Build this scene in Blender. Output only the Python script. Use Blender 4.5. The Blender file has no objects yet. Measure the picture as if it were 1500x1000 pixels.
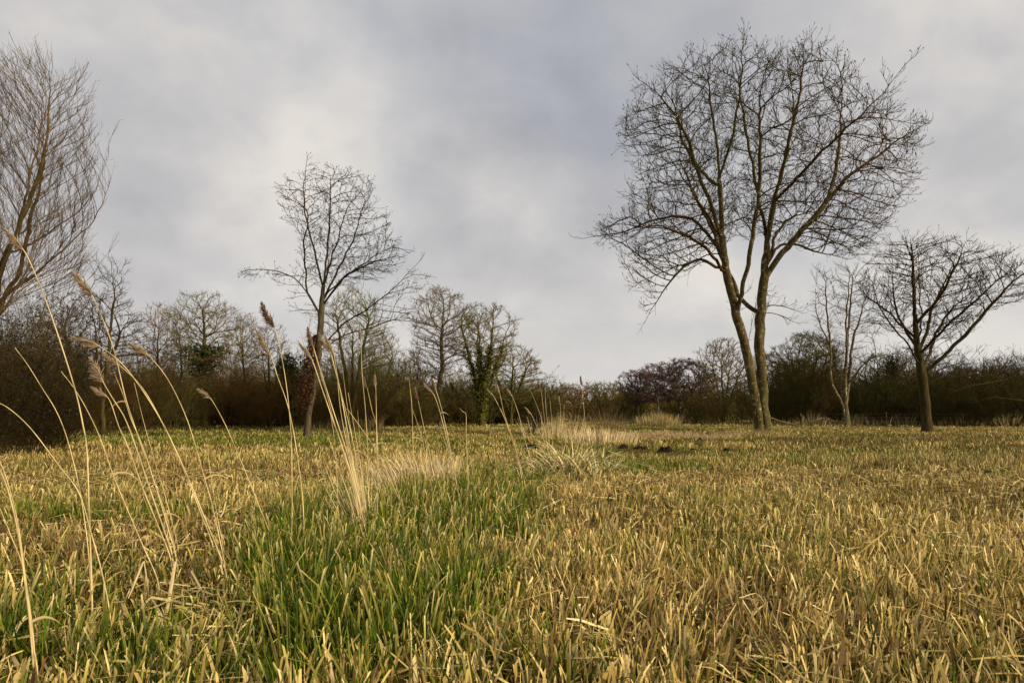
import bpy, math, random
import numpy as np
from mathutils import noise as mnoise
PI = math.pi
rng = np.random.default_rng(7)
random.seed(7)
scn = bpy.context.scene
C = scn.collection

# ---------------------------------------------------------------- camera, sky, sun, exposure
F, HZ, H = 1000.0, 606.0, 1.1            # focal length in photo pixels, horizon row, eye height
cam_d = bpy.data.cameras.new('camera'); cam = bpy.data.objects.new('camera', cam_d); C.objects.link(cam)
cam.location = (0, 0, H); cam.rotation_euler = (math.radians(90), 0, 0)
cam_d.sensor_width = 36; cam_d.lens = 24; cam_d.shift_y = (HZ - 500) / 1500.0
cam_d.clip_start = 0.05; cam_d.clip_end = 3000
scn.camera = cam
scn.view_settings.view_transform = 'Standard'; scn.view_settings.look = 'None'
scn.view_settings.exposure = 0.32; scn.view_settings.gamma = 1.0
SUN_EL, SUN_AZ = math.radians(25), math.radians(120)      # azimuth clockwise from +Y: behind the camera, to the right
world = bpy.data.worlds.new('World'); scn.world = world; world.use_nodes = True
nt = world.node_tree; N = nt.nodes; L = nt.links
for n in list(N): N.remove(n)
out = N.new('ShaderNodeOutputWorld')
sky = N.new('ShaderNodeTexSky'); sky.sky_type = 'NISHITA'; sky.sun_disc = False
sky.sun_elevation = SUN_EL; sky.sun_rotation = SUN_AZ
bg1 = N.new('ShaderNodeBackground'); bg1.inputs['Strength'].default_value = 0.11
L.new(sky.outputs[0], bg1.inputs[0])
tc = N.new('ShaderNodeTexCoord')
sep = N.new('ShaderNodeSeparateXYZ'); L.new(tc.outputs['Generated'], sep.inputs[0])
def mth(op, a, b=None, clamp=False):
    n = N.new('ShaderNodeMath'); n.operation = op; n.use_clamp = clamp
    for i, v in enumerate((a, b)):
        if v is None: continue
        if isinstance(v, (int, float)): n.inputs[i].default_value = v
        else: L.new(v, n.inputs[i])
    return n.outputs[0]
zc = mth('ADD', mth('MAXIMUM', sep.outputs['Z'], 0.0), 0.55)
cmb = N.new('ShaderNodeCombineXYZ')
L.new(mth('DIVIDE', sep.outputs['X'], zc), cmb.inputs[0]); L.new(mth('DIVIDE', sep.outputs['Y'], zc), cmb.inputs[1])
def noise_w(scale, detail, rough, off, dist=0.0):
    mp = N.new('ShaderNodeMapping'); mp.inputs['Location'].default_value = off
    L.new(cmb.outputs[0], mp.inputs[0])
    t = N.new('ShaderNodeTexNoise'); t.inputs['Scale'].default_value = scale
    t.inputs['Detail'].default_value = detail; t.inputs['Roughness'].default_value = rough
    t.inputs['Distortion'].default_value = dist
    L.new(mp.outputs[0], t.inputs['Vector']); return t.outputs['Fac']
n1 = noise_w(1.5, 5, 0.48, (3.1, 5.2, 0), 0.4)
n2 = noise_w(4.2, 5, 0.5, (8.3, 1.4, 2), 0.2)
n4 = noise_w(10.0, 6, 0.6, (2.3, 7.4, 1), 0.3)
fac = mth('ADD', mth('ADD', mth('MULTIPLY', n1, 0.60), mth('MULTIPLY', n2, 0.30)), mth('MULTIPLY', n4, 0.10))
rp = N.new('ShaderNodeValToRGB'); L.new(fac, rp.inputs[0])
e = rp.color_ramp.elements
e[0].position = 0.39; e[0].color = (0.325, 0.325, 0.345, 1)
e[1].position = 0.61; e[1].color = (0.61, 0.575, 0.53, 1)
m_ = rp.color_ramp.elements.new(0.5); m_.color = (0.44, 0.432, 0.435, 1)
# lighter and warmer veil low over the horizon
hz = mth('SUBTRACT', 1.0, mth('MULTIPLY', mth('MAXIMUM', sep.outputs['Z'], 0.0), 4.0), True)
mixh = N.new('ShaderNodeMixRGB'); L.new(mth('MULTIPLY', hz, 0.75), mixh.inputs[0]); L.new(rp.outputs[0], mixh.inputs[1])
mixh.inputs[2].default_value = (0.60, 0.575, 0.54, 1)
bg2 = N.new('ShaderNodeBackground'); L.new(mixh.outputs[0], bg2.inputs[0]); bg2.inputs['Strength'].default_value = 1.04
n3 = noise_w(0.8, 3, 0.5, (0.6, 9.4, 4), 0.2)
thin = mth('SUBTRACT', 1.0, mth('MULTIPLY', mth('SUBTRACT', n3, 0.44), 3.4, True), True)
thin = mth('SUBTRACT', 1.0, mth('MULTIPLY', mth('MULTIPLY', mth('SUBTRACT', 1.0, thin), 0.5), mth('MULTIPLY', mth('MAXIMUM', sep.outputs['Z'], 0.0), 2.4, True)))
mixs = N.new('ShaderNodeMixShader'); L.new(thin, mixs.inputs[0]); L.new(bg1.outputs[0], mixs.inputs[1]); L.new(bg2.outputs[0], mixs.inputs[2])
L.new(mixs.outputs[0], out.inputs[0])
sun_d = bpy.data.lights.new('sun', 'SUN'); sun = bpy.data.objects.new('sun', sun_d); C.objects.link(sun)
sun_d.energy = 4.3; sun_d.angle = math.radians(5); sun_d.color = (1.0, 0.87, 0.62)
from mathutils import Vector
sd = Vector((math.sin(SUN_AZ) * math.cos(SUN_EL), math.cos(SUN_AZ) * math.cos(SUN_EL), math.sin(SUN_EL)))
sun.rotation_euler = sd.to_track_quat('Z', 'Y').to_euler()

# ---------------------------------------------------------------- helpers
def at(px, py, D): return np.array([(px - 750) / F * D, D, H + (HZ - py) / F * D])

def gnd(x, y):                          # height of the ground, metres
    x = np.asarray(x, float); y = np.asarray(y, float)
    z = 0.035 * np.sin(x * 0.41 + 1.3) * np.sin(y * 0.33) + 0.02 * np.sin(x * 1.3 + y * 0.7) + 0.012 * np.sin(x * 2.9 - y * 2.3)
    z = z * np.clip((y - 1) / 8, 0.15, 1)
    z = z + 0.22 * np.exp(-((x - 7.0) / 5.0) ** 2 - ((y - 28) / 2.6) ** 2)
    return z

def vnoise(x, y, s, seed=0):            # smooth value noise 0..1
    r = np.random.default_rng(1000 + seed); g = r.random((256, 256))
    u = np.asarray(x) * s + 1000.3; v = np.asarray(y) * s + 1000.7
    iu = np.floor(u).astype(int); iv = np.floor(v).astype(int); fu = u - iu; fv = v - iv
    fu = fu * fu * (3 - 2 * fu); fv = fv * fv * (3 - 2 * fv)
    a = g[iu % 256, iv % 256]; b = g[(iu + 1) % 256, iv % 256]; c = g[iu % 256, (iv + 1) % 256]; d = g[(iu + 1) % 256, (iv + 1) % 256]
    return (a * (1 - fu) + b * fu) * (1 - fv) + (c * (1 - fu) + d * fu) * fv

def tag(o, label=None, cat=None, group=None, kind=None):
    if label: o['label'] = label
    if cat: o['category'] = cat
    if group: o['group'] = group
    if kind: o['kind'] = kind
    return o

def mesh_np(name, V, Q, mat, parent=None, col=None, smooth=True, T=None):
    """one mesh object from arrays: V (n,3), quads Q (m,4), triangles T (k,3)"""
    me = bpy.data.meshes.new(name)
    V = np.ascontiguousarray(V, dtype=np.float32)
    Q = np.zeros((0, 4), np.int32) if Q is None else np.asarray(Q, np.int32)
    T = np.zeros((0, 3), np.int32) if T is None else np.asarray(T, np.int32)
    me.vertices.add(len(V)); me.vertices.foreach_set('co', V.ravel())
    lv = np.concatenate([Q.ravel(), T.ravel()]).astype(np.int32)
    me.loops.add(len(lv)); me.loops.foreach_set('vertex_index', lv)
    st = np.concatenate([np.arange(len(Q)) * 4, len(Q) * 4 + np.arange(len(T)) * 3]).astype(np.int32)
    me.polygons.add(len(st)); me.polygons.foreach_set('loop_start', st)
    if smooth: me.polygons.foreach_set('use_smooth', np.ones(len(st), bool))
    me.update(calc_edges=True)
    if col is not None:
        a = me.color_attributes.new('col', 'FLOAT_COLOR', 'POINT')
        c4 = np.ones((len(V), 4), np.float32); c4[:, :3] = col
        a.data.foreach_set('color', c4.ravel())
    me.materials.append(mat)
    o = bpy.data.objects.new(name, me); C.objects.link(o)
    if parent is not None: o.parent = parent
    return o

def nrm(v): return v / np.maximum(np.linalg.norm(v, axis=-1, keepdims=True), 1e-9)

# ---------------------------------------------------------------- materials
def new_mat(name):
    m = bpy.data.materials.new(name); m.use_nodes = True
    nd = m.node_tree.nodes; b = nd['Principled BSDF']
    return m, nd, m.node_tree.links, b

def bark_mat(name, c1, c2, scale=6.0, spots=None, bump=0.4, stretch=0.25):
    m, nd, lk, b = new_mat(name)
    g = nd.new('ShaderNodeNewGeometry')
    mp = nd.new('ShaderNodeMapping'); mp.inputs['Scale'].default_value = (1, 1, stretch)
    lk.new(g.outputs['Position'], mp.inputs[0])
    t = nd.new('ShaderNodeTexNoise'); t.inputs['Scale'].default_value = scale; t.inputs['Detail'].default_value = 6
    t.inputs['Roughness'].default_value = 0.65
    lk.new(mp.outputs[0], t.inputs['Vector'])
    r = nd.new('ShaderNodeValToRGB'); lk.new(t.outputs['Fac'], r.inputs[0])
    r.color_ramp.elements[0].position = 0.35; r.color_ramp.elements[0].color = (*c1, 1)
    r.color_ramp.elements[1].position = 0.68; r.color_ramp.elements[1].color = (*c2, 1)
    colo = r.outputs[0]
    if spots:
        mp2 = nd.new('ShaderNodeMapping'); mp2.inputs['Scale'].default_value = (1, 1, 1.3)
        lk.new(g.outputs['Position'], mp2.inputs[0])
        t2 = nd.new('ShaderNodeTexNoise'); t2.inputs['Scale'].default_value = 5.0; t2.inputs['Detail'].default_value = 5
        t2.inputs['Roughness'].default_value = 0.7
        lk.new(mp2.outputs[0], t2.inputs['Vector'])
        r2 = nd.new('ShaderNodeValToRGB'); lk.new(t2.outputs['Fac'], r2.inputs[0])
        r2.color_ramp.elements[0].position = 0.56; r2.color_ramp.elements[0].color = (0, 0, 0, 1)
        r2.color_ramp.elements[1].position = 0.64; r2.color_ramp.elements[1].color = (1, 1, 1, 1)
        mx = nd.new('ShaderNodeMixRGB'); lk.new(r2.outputs[0], mx.inputs[0]); lk.new(colo, mx.inputs[1]); mx.inputs[2].default_value = (*spots, 1)
        colo = mx.outputs[0]
    # large patches of moss green and of brown, so that neighbouring plants differ
    t4 = nd.new('ShaderNodeTexNoise'); t4.inputs['Scale'].default_value = 0.16; t4.inputs['Detail'].default_value = 3
    lk.new(g.outputs['Position'], t4.inputs['Vector'])
    r4 = nd.new('ShaderNodeValToRGB'); lk.new(t4.outputs['Fac'], r4.inputs[0])
    r4.color_ramp.elements[0].position = 0.38; r4.color_ramp.elements[0].color = (1.25, 0.88, 0.75, 1)
    r4.color_ramp.elements[1].position = 0.62; r4.color_ramp.elements[1].color = (0.92, 1.12, 0.72, 1)
    m4 = nd.new('ShaderNodeMixRGB'); m4.blend_type = 'MULTIPLY'; m4.inputs[0].default_value = 0.3 if 'bark' in name else (0.15 if 'willow' in name else 0.75)
    lk.new(colo, m4.inputs[1]); lk.new(r4.outputs[0], m4.inputs[2]); colo = m4.outputs[0]
    lk.new(colo, b.inputs['Base Color']); b.inputs['Roughness'].default_value = 0.95; b.inputs['Specular IOR Level'].default_value = 0.08
    bp = nd.new('ShaderNodeBump'); bp.inputs['Strength'].default_value = bump; bp.inputs['Distance'].default_value = 0.03
    lk.new(t.outputs['Fac'], bp.inputs['Height']); lk.new(bp.outputs[0], b.inputs['Normal'])
    return m

def blade_mat(name, transl=0.3, rough=0.55):
    m, nd, lk, b = new_mat(name)
    a = nd.new('ShaderNodeAttribute'); a.attribute_name = 'col'
    lk.new(a.outputs['Color'], b.inputs['Base Color']); b.inputs['Roughness'].default_value = rough
    b.inputs['Specular IOR Level'].default_value = 0.1
    tr = nd.new('ShaderNodeBsdfTranslucent'); lk.new(a.outputs['Color'], tr.inputs[0])
    mx = nd.new('ShaderNodeMixShader'); mx.inputs[0].default_value = transl
    lk.new(b.outputs[0], mx.inputs[1]); lk.new(tr.outputs[0], mx.inputs[2])
    lk.new(mx.outputs[0], nd['Material Output'].inputs[0])
    return m

M = {}
M['blade'] = blade_mat('blade', 0.12)
M['leaf'] = blade_mat('leaf', 0.15, 0.5)
M['ash_bark'] = bark_mat('ash_bark', (0.034, 0.027, 0.010), (0.124, 0.098, 0.038), 7, (0.30, 0.26, 0.16), 0.7)
M['ash_twig'] = bark_mat('ash_twig', (0.034, 0.024, 0.007), (0.086, 0.061, 0.018), 3, None, 0.1, 1)
M['alder_bark'] = bark_mat('alder_bark', (0.031, 0.025, 0.015), (0.105, 0.086, 0.051), 8, None, 0.6)
M['alder_twig'] = bark_mat('alder_twig', (0.025, 0.018, 0.009), (0.064, 0.045, 0.020), 3, None, 0.1, 1)
M['maple_bark'] = bark_mat('maple_bark', (0.024, 0.019, 0.006), (0.072, 0.058, 0.022), 6, None, 0.6)
M['maple_twig'] = bark_mat('maple_twig', (0.024, 0.017, 0.007), (0.064, 0.045, 0.017), 3, None, 0.1, 1)
M['willow_bark'] = bark_mat('willow_bark', (0.035, 0.026, 0.009), (0.105, 0.080, 0.026), 6, None, 0.6)
M['willow_twig'] = bark_mat('willow_twig', (0.060, 0.038, 0.015), (0.135, 0.088, 0.036), 2, None, 0.1, 1)
M['pale_bark'] = bark_mat('pale_bark', (0.053, 0.043, 0.017), (0.150, 0.122, 0.062), 2.2, (0.42, 0.37, 0.29), 0.4, 0.6)
M['pale_twig'] = bark_mat('pale_twig', (0.053, 0.037, 0.012), (0.120, 0.086, 0.032), 3, None, 0.1, 1)
M['olive_bark'] = bark_mat('olive_bark', (0.032, 0.026, 0.006), (0.084, 0.067, 0.019), 3, None, 0.4)
M['olive_twig'] = bark_mat('olive_twig', (0.078, 0.062, 0.020), (0.185, 0.150, 0.054), 1.5, None, 0.1, 1)
M['grey_twig'] = bark_mat('grey_twig', (0.095, 0.074, 0.044), (0.21, 0.165, 0.105), 1.5, None, 0.1, 1)
M['purple_twig'] = bark_mat('purple_twig', (0.085, 0.044, 0.050), (0.165, 0.092, 0.104), 1.5, None, 0.1, 1)
M['birch_bark'] = bark_mat('birch_bark', (0.10, 0.09, 0.07), (0.45, 0.42, 0.36), 3, None, 0.2, 2)
M['red_twig'] = bark_mat('red_twig', (0.028, 0.015, 0.005), (0.066, 0.035, 0.011), 1.5, None, 0.1, 1)
M['dark_twig'] = bark_mat('dark_twig', (0.032, 0.025, 0.009), (0.086, 0.068, 0.024), 1.0, None, 0.1, 1)
M['bush_twig'] = bark_mat('bush_twig', (0.016, 0.012, 0.005), (0.045, 0.034, 0.013), 1.0, None, 0.1, 1)
M['peat'] = bark_mat('peat', (0.008, 0.006, 0.004), (0.03, 0.022, 0.014), 14, None, 1.0, 1)
M['post'] = bark_mat('post', (0.03, 0.024, 0.012), (0.09, 0.072, 0.035), 8, None, 0.4)
M['wire'] = bark_mat('wire', (0.10, 0.10, 0.10), (0.2, 0.19, 0.18), 8, None, 0.1)

# ---------------------------------------------------------------- tubes
REF = nrm(np.array([0.31, 0.93, 0.17]))
def rings(P, Tn, R, k):
    """ring vertices round points P with tangent Tn: (n*k,3)"""
    u = nrm(np.cross(Tn, REF)); v = np.cross(Tn, u)
    a = np.arange(k) * 2 * PI / k
    V = P[:, None, :] + R[:, None, None] * (np.cos(a)[None, :, None] * u[:, None, :] + np.sin(a)[None, :, None] * v[:, None, :])
    return V.reshape(-1, 3)
def ring_quads(i0, i1, k):
    j = np.arange(k); j2 = (j + 1) % k
    a = i0[:, None] * k + j; b = i0[:, None] * k + j2; c = i1[:, None] * k + j2; d = i1[:, None] * k + j
    return np.stack([a, b, c, d], -1).reshape(-1, 4)

class Geo:
    def __init__(s): s.V = []; s.Q = []; s.Cc = []; s.n = 0
    def add(s, V, Q, col=None):
        s.V.append(V); s.Q.append(Q + s.n); s.n += len(V)
        if col is not None: s.Cc.append(col)
    def obj(s, name, mat, parent=None, off=None, smooth=True):
        V = np.concatenate(s.V); Q = np.concatenate(s.Q)
        if off is not None: V = V - off
        return mesh_np(name, V, Q, mat, parent, np.concatenate(s.Cc) if s.Cc else None, smooth)

def strand_tubes(P, R, k=3):
    """P (n,m,3) polylines, R (n,m) radii"""
    n, m, _ = P.shape
    Tn = np.empty_like(P); Tn[:, 1:-1] = P[:, 2:] - P[:, :-2]; Tn[:, 0] = P[:, 1] - P[:, 0]; Tn[:, -1] = P[:, -1] - P[:, -2]
    V = rings(P.reshape(-1, 3), nrm(Tn.reshape(-1, 3)), R.ravel(), k)
    idx = np.arange(n * m).reshape(n, m)
    return V, ring_quads(idx[:, :-1].ravel(), idx[:, 1:].ravel(), k)

def strands(S, Dr, Ln, m, up, wig, r):
    """curved polylines: start S, direction Dr, length Ln, m points, upward pull, wiggle"""
    n = len(S); P = np.empty((n, m, 3)); P[:, 0] = S; d = nrm(Dr); st = (Ln / (m - 1))[:, None]
    for i in range(1, m):
        P[:, i] = P[:, i - 1] + d * st
        d = nrm(d + np.array([0, 0, 1.0]) * up + r.normal(0, wig, (n, 3)))
    return P
def side_dirs(d, ang, r):
    n = len(d); q = r.normal(size=(n, 3)); q = nrm(q - (q * d).sum(1, keepdims=True) * d)
    return nrm(d * np.cos(ang)[:, None] + q * np.sin(ang)[:, None])
def spawn(P, per, t0, t1, ang, lf, Ln, r, flat=None):
    """children of strands P: returns starts, dirs, lengths"""
    n, m, _ = P.shape
    idx = np.repeat(np.arange(n), per); t = r.uniform(t0, t1, len(idx)) * (m - 1)
    i = np.minimum(t.astype(int), m - 2); f = (t - i)[:, None]
    a = P[idx, i]; b = P[idx, i + 1]; S = a * (1 - f) + b * f; d = nrm(b - a)
    dd = side_dirs(d, r.uniform(ang[0], ang[1], len(idx)), r)
    return S, dd, Ln[idx] * lf * r.uniform(0.55, 1.2, len(idx)) * (1.15 - 0.6 * t / (m - 1))

# ---------------------------------------------------------------- trees
def poly_pts(poly, n, D, r, zscale=1.0, depth=1.0):
    """points filling a rounded solid whose outline seen from the camera is the polygon (photo pixels)"""
    poly = np.array(poly, float); x0, y0 = poly.min(0); x1, y1 = poly.max(0); res = []
    def inside(p):
        c = np.zeros(len(p), bool); j = len(poly) - 1
        for i in range(len(poly)):
            xi, yi = poly[i]; xj, yj = poly[j]
            k = ((yi > p[:, 1]) != (yj > p[:, 1])) & (p[:, 0] < (xj - xi) * (p[:, 1] - yi) / (yj - yi + 1e-9) + xi)
            c ^= k; j = i
        return c
    rows = np.linspace(y0, y1, 60); ext = []
    gx = np.linspace(x0, x1, 200)
    for y in rows:
        c = inside(np.stack([gx, np.full(200, y)], 1)); q = gx[c]
        ext.append((q.min(), q.max()) if len(q) else (np.nan, np.nan))
    ext = np.array(ext)
    while sum(len(a) for a in res) < n:
        p = np.stack([r.uniform(x0, x1, n * 2), r.uniform(y0, y1, n * 2)], 1); p = p[inside(p)]
        k = np.clip(((p[:, 1] - y0) / (y1 - y0) * 59).round().astype(int), 0, 59)
        c = (ext[k, 0] + ext[k, 1]) / 2; hw = (ext[k, 1] - ext[k, 0]) / 2 + 1e-6
        u = np.clip(np.abs(p[:, 0] - c) / hw, 0, 1)
        hd = np.nan_to_num(hw * np.sqrt(1 - u ** 2)) * D / F * depth
        yo = r.uniform(-1, 1, len(p)) * hd
        X = (p[:, 0] - 750) / F * D; Z = H + (HZ - p[:, 1]) / F * D
        k = inside(np.stack([750 + F * X / (D + yo), HZ - F * (Z - H) / (D + yo)], 1)); X, Z, yo = X[k], Z[k], yo[k]
        res.append(np.stack([X, D + yo, Z], 1))
    return np.concatenate(res)[:n]

def gappy(att, f, thr, ox):
    k = np.array([mnoise.noise(Vector((p[0] * f + ox, p[1] * f, p[2] * f))) > thr for p in att]); return att[k]
def grow(att, seeds, step, kill, r, persist=0.5, up=0.1, maxit=140, infl=1e9, org=None, minz=-1.0, gap=(0.75, -0.16)):
    """space colonisation. seeds = list of (polyline pts (m,3)); each after the first hooks on to the nearest node"""
    pos = []; par = []; seedflag = []
    for si, pl in enumerate(seeds):
        pl = np.asarray(pl, float)
        # smooth resample (Catmull-Rom)
        q = np.concatenate([[2 * pl[0] - pl[1]], pl, [2 * pl[-1] - pl[-2]]]); o = []
        for i in range(1, len(q) - 2):
            k = max(1, int(np.linalg.norm(q[i + 1] - q[i]) / step))
            for t in np.arange(k) / k:
                o.append(0.5 * ((2 * q[i]) + (-q[i - 1] + q[i + 1]) * t + (2 * q[i - 1] - 5 * q[i] + 4 * q[i + 1] - q[i + 2]) * t * t + (-q[i - 1] + 3 * q[i] - 3 * q[i + 1] + q[i + 2]) * t ** 3))
        o.append(pl[-1]); o = np.array(o)
        if si == 0: last = -1
        else:
            d = np.linalg.norm(np.array(pos) - o[0], axis=1); last = int(d.argmin()); o = o[1:]
        ph = r.uniform(0, 6.28, 6); am = 0.10 * step
        for j, p in enumerate(o):
            w_ = min(j / 6, 1) * am * np.array([math.sin(j * 0.55 + ph[0]) + math.sin(j * 1.3 + ph[1]), math.sin(j * 0.5 + ph[2]) * 1.5, math.sin(j * 0.7 + ph[3])]) * (0.3 if si == 0 else 1)
            pos.append(p + w_ + (r.normal(0, step * 0.05, 3) if j > 1 else 0)); par.append(last); seedflag.append(si); last = len(pos) - 1
    pos = [np.array(p) for p in pos]; ns = len(pos)
    A = gappy(att, gap[0], gap[1], float(att[0][0])); P = np.array(pos)
    best = np.full(len(A), 1e18); bi = np.zeros(len(A), int)
    def upd(newP, base):
        nonlocal best, bi
        for s in range(0, len(newP), 400):
            c = newP[s:s + 400]; d = ((A[:, None, :] - c[None]) ** 2).sum(-1); j = d.argmin(1); dm = d[np.arange(len(A)), j]
            m = dm < best; best[m] = dm[m]; bi[m] = j[m] + base + s
    upd(P, 0); par = list(par); kids = {}
    dirs = np.zeros((len(P), 3)); pa = np.array(par)
    dirs[1:] = nrm(P[1:] - P[np.maximum(pa[1:], 0)]); dirs[0] = (0, 0, 1)
    for it in range(maxit):
        keep = best > kill * kill
        A = A[keep]; best = best[keep]; bi = bi[keep]
        if len(A) == 0: break
        act = best < infl * infl
        if not act.any(): break
        u, inv = np.unique(bi[act], return_inverse=True)
        s = np.zeros((len(u), 3)); np.add.at(s, inv, nrm(A[act] - P[bi[act]]))
        d = nrm(nrm(s) + dirs[u] * persist + np.array([0, 0, up]) + r.normal(0, 0.09, (len(u), 3)))
        d[:, 2] = np.maximum(d[:, 2], minz); d = nrm(d)
        newp = []; newpar = []; newd = []
        for ui, dd in zip(u, d):
            ks = kids.setdefault(int(ui), [])
            if org is not None and np.dot(dd, P[ui] - org) < 0.12 * np.linalg.norm(P[ui] - org): continue
            if len(ks) >= 3 or any(np.dot(k, dd) > 0.93 for k in ks): continue
            ks.append(dd); newp.append(P[ui] + dd * step * r.uniform(0.85, 1.15)); newpar.append(int(ui)); newd.append(dd)
        if not newp: 
            # drop the attractors nobody can reach
            break
        base = len(P); newp = np.array(newp)
        P = np.concatenate([P, newp]); dirs = np.concatenate([dirs, np.array(newd)]); par += newpar
        upd(newp, base)
    par = np.array(par)
    for _ in range(2):          # ease the kinks of the grown part
        ch = np.zeros((len(P), 3)); cn = np.zeros(len(P)); np.add.at(ch, par[1:], P[1:]); np.add.at(cn, par[1:], 1)
        ok = (cn > 0) & (np.arange(len(P)) >= ns)
        P[ok] = 0.5 * P[ok] + 0.25 * P[par[ok]] + 0.25 * ch[ok] / cn[ok][:, None]
    return P, par, ns

def radii(P, par, r0, R):
    n = len(P); cnt = np.zeros(n); has = np.zeros(n, bool); has[par[par >= 0]] = True
    cnt[~has] = 1
    for i in range(n - 1, 0, -1): cnt[par[i]] += cnt[i]
    e = math.log(max(cnt[0], 2)) / math.log(R / r0)
    return r0 * cnt ** (1 / e), ~has

def skeleton_mesh(P, par, rad, sel, k):
    """tubes for the edges (par[i] -> i) with sel[i]"""
    n = len(P); main = np.full(n, -1); br = np.zeros(n)
    for i in range(1, n):
        p = par[i]
        if rad[i] > br[p]: br[p] = rad[i]; main[p] = i
    Tn = np.zeros((n, 3)); ii = np.arange(1, n)
    Tn[1:] = nrm(P[1:] - P[par[1:]]); hm = main >= 0
    Tn[hm] = nrm(Tn[hm] + nrm(P[main[hm]] - P[hm]))
    V0 = rings(P, Tn, rad, k)
    e = ii[sel[1:]]; ism = main[par[e]] == e
    side = e[~ism]
    V1 = rings(P[par[side]], nrm(P[side] - P[par[side]]), np.minimum(rad[side] * 1.15, rad[par[side]] * 0.98), k)
    q = [ring_quads(par[e[ism]], e[ism], k), ring_quads(n + np.arange(len(side)), side, k)]
    V = np.concatenate([V0, V1]); Q = np.concatenate(q)
    used = np.zeros(len(V), bool); used[Q.ravel()] = True; mp = np.cumsum(used) - 1
    return V[used], mp[Q]

def twig_geo(P, par, rad, tips, r, spec, geo):
    """fine twigs on thin nodes. spec: rmax, n, L, ang, up, wig, rt, sub, tipn"""
    n = len(P); d = np.zeros((n, 3)); d[1:] = nrm(P[1:] - P[par[1:]]); d[0] = (0, 0, 1)
    thin = np.where((rad < spec['rmax']) & (np.arange(n) > 0))[0]
    cnt = r.poisson(spec['n'], len(thin)); idx = np.repeat(thin, cnt)
    tp = np.repeat(np.where(tips)[0], spec.get('tipn', 2)); 
    S = np.concatenate([P[idx], P[tp]])
    dd = np.concatenate([side_dirs(d[idx], r.uniform(*spec['ang'], len(idx)), r), side_dirs(d[tp], r.uniform(0.0, 0.55, len(tp)), r)])
    dd = nrm(dd + np.array([0, 0, spec.get('bias', 0.0)]))
    Ln = spec['L'] * r.uniform(0.5, 1.3, len(S))
    m = 4; T = strands(S, dd, Ln, m, spec['up'], spec['wig'], r)
    R = spec['rt'] * np.linspace(1, 0.5, m)[None] * r.uniform(0.8, 1.2, (len(S), 1))
    geo.add(*strand_tubes(T, R, 3))
    if spec.get('sub', 0):
        S2, d2, L2 = spawn(T, spec['sub'], 0.25, 1.0, (0.5, 1.0), 0.5, Ln, r)
        T2 = strands(S2, d2, L2, 3, spec['up'], spec['wig'], r)
        geo.add(*strand_tubes(T2, spec['rt'] * 0.75 * np.linspace(1, 0.6, 3)[None] * np.ones((len(S2), 1)), 3))
        T = T2
    if spec.get('bud', 0):      # fat buds and old seed bunches at twig ends
        e = T[:, -1]; dv = nrm(T[:, -1] - T[:, -2]); pick = r.random(len(e)) < spec['bud']
        e = e[pick]; dv = dv[pick]; bl = spec.get('budl', 0.07) * r.uniform(0.6, 1.5, len(e))[:, None]
        PP = np.stack([e, e + dv * bl * 0.5, e + dv * bl], 1)
        RR = np.array([0.4, 1.0, 0.15])[None] * spec.get('budr', 0.02) * r.uniform(0.6, 1.3, (len(e), 1))
        geo.add(*strand_tubes(PP, RR, 3))

def leaf_cloud(Cn, n, sig, size, cols, r, parent, name, mat=None):
    """n leaves scattered round the centre points Cn"""
    i = r.integers(0, len(Cn), n); p = Cn[i] + nrm(r.normal(size=(n, 3))) * (sig[i] * r.uniform(0.55, 1.15, n))[:, None]
    a = nrm(r.normal(size=(n, 3))); b = nrm(np.cross(a, r.normal(size=(n, 3)))); s = size * r.uniform(0.5, 1.3, n)[:, None]
    fold = np.cross(a, b) * s * 0.25
    V = np.stack([p - a * s * 0.6, p + b * s * 0.45 + fold, p + a * s * 0.8, p - b * s * 0.45 + fold], 1).reshape(-1, 3)
    Q = np.arange(4 * n).reshape(n, 4)
    c = np.array(cols)[r.integers(0, len(cols), n)] * r.uniform(0.7, 1.3, (n, 1))
    return mesh_np(name, V, Q, mat or M['leaf'], parent, np.repeat(c, 4, 0), False)

def empty(name, loc):
    o = bpy.data.objects.new(name, None); o.location = loc; o.empty_display_size = 0.3; C.objects.link(o); return o

def build_tree(name, root, P, par, rad, tips, spec, barkm, twigm, label, cat, group, r, rtrunk, flare=0.5):
    g0 = float(gnd(root[0], root[1]))
    e = empty(name, (root[0], root[1], g0)); off = np.array([root[0], root[1], g0])
    rr = rad * (1 + flare * np.exp(-np.maximum(P[:, 2] - g0, 0) / 0.3))
    tr = rad >= rtrunk
    V, Q = skeleton_mesh(P, par, rr, tr, 10)
    # uneven, slightly buttressed bark surface
    nz = np.array([mnoise.noise(Vector((v[0] * 2.2, v[1] * 2.2, v[2] * 0.9))) for v in V]) if len(V) < 40000 else 0
    V = V + 0.0
    mesh_np('trunk', V - off, Q, barkm, e)
    g = Geo(); V, Q = skeleton_mesh(P, par, rr, ~tr, 4); g.add(V, Q)
    twig_geo(P, par, rad, tips, r, spec, g)
    g.obj('crown', twigm, e, off)
    tag(e, label, cat, group)
    return e, off

def limb(D, pts):   # pts: (px, py, dy) -> world; dy metres away from the tree's own distance, kept where the photo shows it
    return [at(p[0], p[1], D) + np.array([0, p[2] if len(p) > 2 else 0, 0]) for p in pts]

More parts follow.
